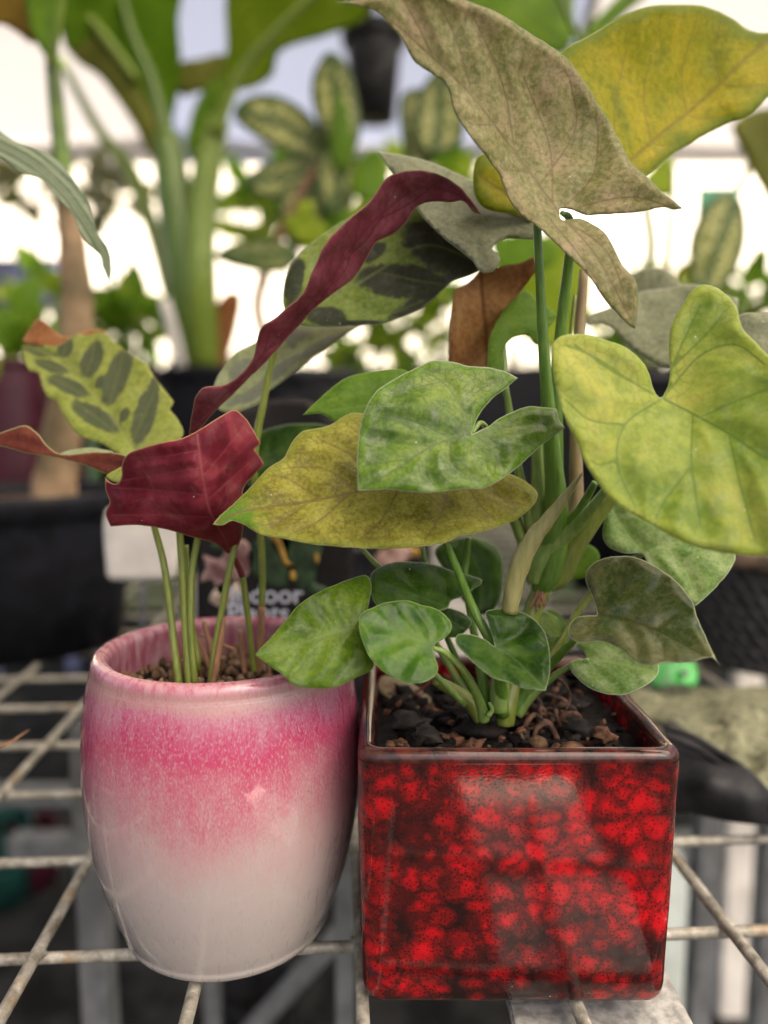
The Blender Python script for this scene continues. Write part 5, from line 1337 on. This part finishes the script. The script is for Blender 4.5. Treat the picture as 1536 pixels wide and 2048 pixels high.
printed([(420, 1090), (450, 1078), (470, 1090), (440, 1102)], pg)
printed([(505, 1085), (560, 1065), (580, 1085), (575, 1120), (590, 1135), (570, 1175), (530, 1170), (500, 1140)], pg)
printed([(545, 1070), (640, 1080), (636, 1130), (630, 1165), (655, 1175), (650, 1195), (600, 1180), (575, 1140)], pg)
printed([(535, 1068), (558, 1070), (575, 1120), (585, 1128), (570, 1132), (552, 1090)], py_, 0.001)
printed([(583, 1140), (592, 1148), (590, 1160), (580, 1158)], py_, 0.001)
printed([(630, 1105), (638, 1112), (636, 1128), (628, 1120)], py_, 0.001)
M_print = simple('print_white', (0.62, 0.66, 0.72), 0.5, 0.05, 30, 0.0, 0.3)
def text(body, px, py, size_px, Y, mat, parent, bold=0.00035):
    cu = bpy.data.curves.new('lettering', 'FONT')
    cu.body = body
    cu.size = size_px * Y / FPX
    cu.extrude = 0.0001
    cu.offset = bold
    to = bpy.data.objects.new('tmp', cu)
    COL.objects.link(to)
    p = P(px, py, Y)
    to.location = p
    to.rotation_euler = (R(90), 0, 0)
    dg = bpy.context.evaluated_depsgraph_get()
    me = bpy.data.meshes.new_from_object(to.evaluated_get(dg))
    me.transform(Matrix.Translation(p) @ Euler((R(90), 0, 0)).to_matrix().to_4x4())
    bpy.data.objects.remove(to)
    me.materials.clear()
    me.materials.append(mat)
    return link('lettering', me, parent)
text('Indoor', 460, 1206, 54, YL - 0.0012, M_print, card_, 0.0002)
text('Plants', 454, 1243, 54, YL - 0.0012, M_print, card_, 0.0002)

# white tag against the big pot, small pot with a red side, second printed label
wl = thing('white_card', 'blank white card with rounded corners beside the large black pot', 'card', tuple(P(285, 1160, 0.46)))
leaf(wl, [M_white], [(212, 1020), (212, 1140), (216, 1156), (230, 1161), (330, 1161), (352, 1155), (356, 1140), (356, 1020), (285, 1010)], [(212, 1020, 0.46), (356, 1020, 0.46), (285, 1161, 0.46)], None, (), 16, 0, 10, 0, 0, 0.0012, 0, name='card')
tube('stake', [(285, 1155, 0.463, 14), (285, 1300, 0.463, 12), (285, 1470, 0.463, 8)], M_post, wl, 8, 3, 0.3)
q = P(660, 1090, 0.46)
rp = black_pot('small_black_pot', 'small black pot with red side behind the label', (q.x, 0.46), 0.028, 0.125, M_blk, 0.008)
M_redp = simple('red_plastic', (0.30, 0.012, 0.010), 0.4, 0.2, 30, 0.05)
box('red_panel', (q.x - 0.024, 0.428, 0.02), (q.x - 0.008, 0.431, 0.120), M_redp, rp, 0.0008)
lab2 = thing('far_plant_label', 'second printed plant label with pink leaves behind the low leaves', 'plant label', tuple(P(790, 1290, 0.47)))
leaf(lab2, [M_card], [(735, 1230, 1), (735, 1075), (770, 1050), (830, 1050), (860, 1075), (860, 1230, 1)], [(735, 1230, 0.47), (860, 1230, 0.47), (800, 1050, 0.47)], None, (), 20, 0, 10, 0, 0, 0.0012, 0, name='card')
leaf(lab2, [pk], [(745, 1120), (770, 1095), (810, 1090), (825, 1108), (800, 1130), (765, 1140)], [(735, 1230, 0.4693), (860, 1230, 0.4693), (800, 1050, 0.4693)], None, (), 10, 0, 10, 0, 0, 0.0002, 0, name='printed_leaf')
leaf(lab2, [py_], [(822, 1095), (838, 1098), (838, 1112), (824, 1112)], [(735, 1230, 0.4693), (860, 1230, 0.4693), (800, 1050, 0.4693)], None, (), 8, 0, 10, 0, 0, 0.0002, 0, name='printed_leaf')
tube('stake', [(800, 1225, 0.472, 14), (800, 1330, 0.472, 12), (800, 1460, 0.472, 8)], M_card, lab2, 8, 3, 0.3)
# small pink veined leaf lying in the red pot
pnk = leafmat('leaf_pale_pink', [(0.22, 0.19, 0.10), (0.30, 0.26, 0.14), (0.36, 0.28, 0.20)], 60, (0.25, 0.05, 0.08), 0.7, 0.5, 3, 2, (0.45, 0.35, 0.25), 0.5, 0.5, 0.25, 0.1, 300, 0)
sm = thing('pink_seedling', 'tiny seedling with pale pink veined leaves inside the red pot', 'seedling', tuple(P(835, 1400, 0.315)))
leaf(sm, [pnk], [(757, 1370), (765, 1352), (800, 1355), (835, 1372), (848, 1390), (830, 1402), (795, 1402), (768, 1390)], [(757, 1370, 0.315), (848, 1390, 0.312), (800, 1402, 0.308)], [(845, 1390), (800, 1382), (762, 1368)], (), 6)
leaf(sm, [pnk], [(838, 1402), (850, 1388), (862, 1400), (852, 1416)], [(838, 1402, 0.308), (862, 1400, 0.31), (850, 1416, 0.305)], None, (), 5)
tube('petiole', [(822, 1394, 0.312, 6), (840, 1380, 0.314, 6), (860, 1362, 0.316, 6), (868, 1330, 0.318, 5)], st_red, sm, 8)
tube('petiole', [(845, 1386, 0.313, 6), (850, 1410, 0.312, 6), (852, 1440, 0.311, 6)], st_red, sm, 8)

# right: woven black basket, algae stained cloth, green clip
def woven():
    t = NT('woven_black')
    v = t.coord()
    wv = t.n('ShaderNodeTexWave', Vector=t.coord((1, 1, 1), (0, 0.5, 0)), Scale=45.0, Distortion=4.0, Detail=2.0).outputs['Fac']
    n = t.noise(v, 90, 4)
    c = t.ramp(t.math('MULTIPLY', wv, n), [(0.1, (0.008, 0.008, 0.009)), (0.6, (0.045, 0.044, 0.042)), (0.9, (0.11, 0.10, 0.095))])
    b = t.pbr(Base_Color=c, Roughness=0.65, Normal=t.bump(wv, 0.8, 0.004))
    return t.done(b.outputs[0])
M_woven = woven()
bk = thing('woven_basket', 'black woven basket with brown rim behind the olive marbled leaf', 'basket', (0.355, 0.665, 0))
pr = []
for i in range(17):
    pr.append((0.100 + 0.012 * i / 16 + (0.003 if i % 2 else 0), 0.0 + 0.088 * i / 16))
lathe('body', pr, (0.355, 0.665, 0), M_woven, bk, 56, caps=(True, False))
M_rimb = simple('brown_rim', (0.16, 0.11, 0.07), 0.75, 0.4, 90, 0.5)
lathe('rim', [(0.112, 0.086), (0.119, 0.088), (0.121, 0.096), (0.117, 0.103), (0.108, 0.102), (0.105, 0.094)], (0.355, 0.665, 0), M_rimb, bk, 56, caps=(False, False))
mound('filling', 0.355, 0.665, 0.105, 0.088, 0.006, M_soil, True, bk, 20)
def algae():
    t = NT('algae_cloth')
    v = t.coord()
    n = t.noise(v, 110, 6, 0.8, 1.5)
    f = t.noise(v, 700, 3, 0.7)
    c = t.ramp(n, [(0.36, (0.035, 0.035, 0.026)), (0.46, (0.14, 0.14, 0.085)), (0.56, (0.25, 0.25, 0.155)), (0.70, (0.38, 0.37, 0.22))])
    c = t.mix(t.smooth(f, 0.4, 0.7, 0, 0.35), c, (0.16, 0.16, 0.11))
    b = t.pbr(Base_Color=c, Roughness=0.95, Normal=t.bump(t.math('ADD', n, f), 0.8, 0.0015))
    b.inputs['Specular IOR Level'].default_value = 0.15
    return t.done(b.outputs[0])
M_algae = algae()
clo = thing('algae_mat', 'algae stained felt mat slumped over a black tray at the right edge', 'mat', tuple(G(1450, 1640, 0.0)))
leaf(clo, [M_algae], [(1240, 1400), (1262, 1380), (1330, 1374), (1400, 1376), (1470, 1376), (1536, 1372), (1640, 1375), (1690, 1480), (1680, 1600), (1600, 1640), (1552, 1606), (1500, 1548), (1440, 1505), (1390, 1475), (1345, 1455), (1290, 1440), (1245, 1430)],
     [(1250, 1400, 0.455), (1400, 1376, 0.475), (1640, 1380, 0.46), (1345, 1455, 0.392), (1440, 1505, 0.378), (1552, 1606, 0.350), (1470, 1430, 0.405), (1640, 1500, 0.39), (1250, 1430, 0.43)], None, (), 9, 0, 10, 0, 0.012, 0.004, 3, name='felt', wsc=0.02)
leaf(clo, [M_blk2], [(1330, 1448), (1390, 1470), (1440, 1500), (1500, 1543), (1552, 1600), (1600, 1640, 1), (1560, 1650), (1500, 1648), (1440, 1640), (1380, 1626), (1330, 1610)],
     [(1330, 1448, 0.398), (1440, 1500, 0.384), (1600, 1640, 0.352), (1330, 1610, 0.372), (1440, 1640, 0.358), (1420, 1560, 0.352), (1500, 1600, 0.346)], None, (), 9, 0, 10, 0, 0.002, 0.004, 0, name='tray_side')
tube('hem', [(1325, 1452, 0.390, 13), (1390, 1476, 0.380, 14), (1440, 1506, 0.374, 15), (1500, 1550, 0.362, 16), (1552, 1607, 0.350, 17), (1600, 1650, 0.345, 17)], M_blk2, clo, 10)
tube('hem', [(1325, 1474, 0.386, 9), (1390, 1498, 0.376, 10), (1440, 1528, 0.368, 11), (1500, 1572, 0.357, 12), (1552, 1625, 0.347, 12)], M_blk, clo, 10)
M_clip = simple('green_plastic', (0.012, 0.20, 0.02), 0.35, 0.5, 60, 0.1)
gc = thing('green_clip', 'bright green plastic clip lying on the algae stained mat', 'clip', tuple(P(1350, 1372, 0.47)))
leaf(gc, [M_clip], [(1300, 1340), (1310, 1326), (1360, 1322), (1388, 1326), (1396, 1345), (1390, 1374), (1360, 1368), (1310, 1376)], [(1300, 1340, 0.468), (1396, 1345, 0.466), (1350, 1374, 0.462)], None, (), 7, 0, 10, 0, 0.003, 0.006, 0, name='body')
tube('stud', [(1368, 1346, 0.463, 16), (1368, 1347, 0.459, 14)], M_post, gc, 10, 2)

# striped leaf reaching in at the left
sil = leafmat('leaf_grey_striped', [(0.075, 0.105, 0.055), (0.10, 0.135, 0.072), (0.13, 0.165, 0.09)], 40, (0.05, 0.075, 0.035), 0.6, 0.4, 3, 2, (0.16, 0.22, 0.15), 0.7, 0.45, 0.25, 0.05, 300, 0.1, stripe=(0.24, 0.28, 0.18))
lp_ = thing('striped_plant', 'grey green plant with a pale striped drooping leaf at the left edge', 'plant', (-0.245, 0.33, 0.0))
ol = [(-80, 235), (-30, 250), (0, 262), (30, 283), (60, 292), (100, 308), (135, 342), (165, 385), (185, 430), (195, 468), (214, 492), (222, 530), (220, 565, 1), (206, 535), (200, 511), (180, 492), (160, 465), (146, 430), (112, 392), (80, 358), (40, 345), (0, 315), (-40, 300), (-80, 290)]
ml = [(-75, 262), (0, 290), (70, 330), (130, 385), (175, 450), (208, 510), (220, 560)]
leaf(lp_, [sil], ol, [(-80, 260, 0.340), (0, 262, 0.345), (60, 292, 0.345), (40, 345, 0.325), (146, 430, 0.318), (185, 430, 0.335), (220, 560, 0.325)], ml, [[(0, 285), (60, 312), (120, 350), (170, 410)], [(0, 302), (70, 348), (120, 395)]], 5, 0.0014, 9, 0, 0.0008, stripes=15.0, label='pale striped leaf drooping into view')
tube('petiole', [(-75, 262, 0.340, 12), (-180, 330, 0.345, 14), (-280, 600, 0.345, 14), (-320, 1100, 0.340, 14)], st_olive, lp_, 8)
black_pot('side_pot', 'black pot of the striped plant at the left edge', (-0.252, 0.345), 0.04, 0.13, M_blk, 0.012)
tw = tube('dry_twig', [(-20, 1500, 0.30, 7), (0, 1492, 0.302, 8), (22, 1484, 0.304, 6), (40, 1472, 0.306, 5), (58, 1460, 0.31, 2)], st_brown, None, 7)
tag(tw, 'thin dry twig poking in at the left edge above the wires', 'twig')

# things standing on the ground under the bench
for (px, py, Y, mt, r, h, lbl) in ((0, 1790, 1.45, M_teal, 0.07, 0.16, 'teal pot on the ground under the bench at the left'), (75, 1800, 1.50, M_plum, 0.05, 0.13, 'plum pot on the ground beside the teal one'),
                                   (520, 2010, 1.05, M_blk2, 0.06, 0.12, 'dark pot on the ground seen below the pink pot')):
    q = P(px, py, Y)
    black_pot('ground_pot', lbl, (q.x, Y), r, h, mt, 0.02, z0=-0.75, soil=False)
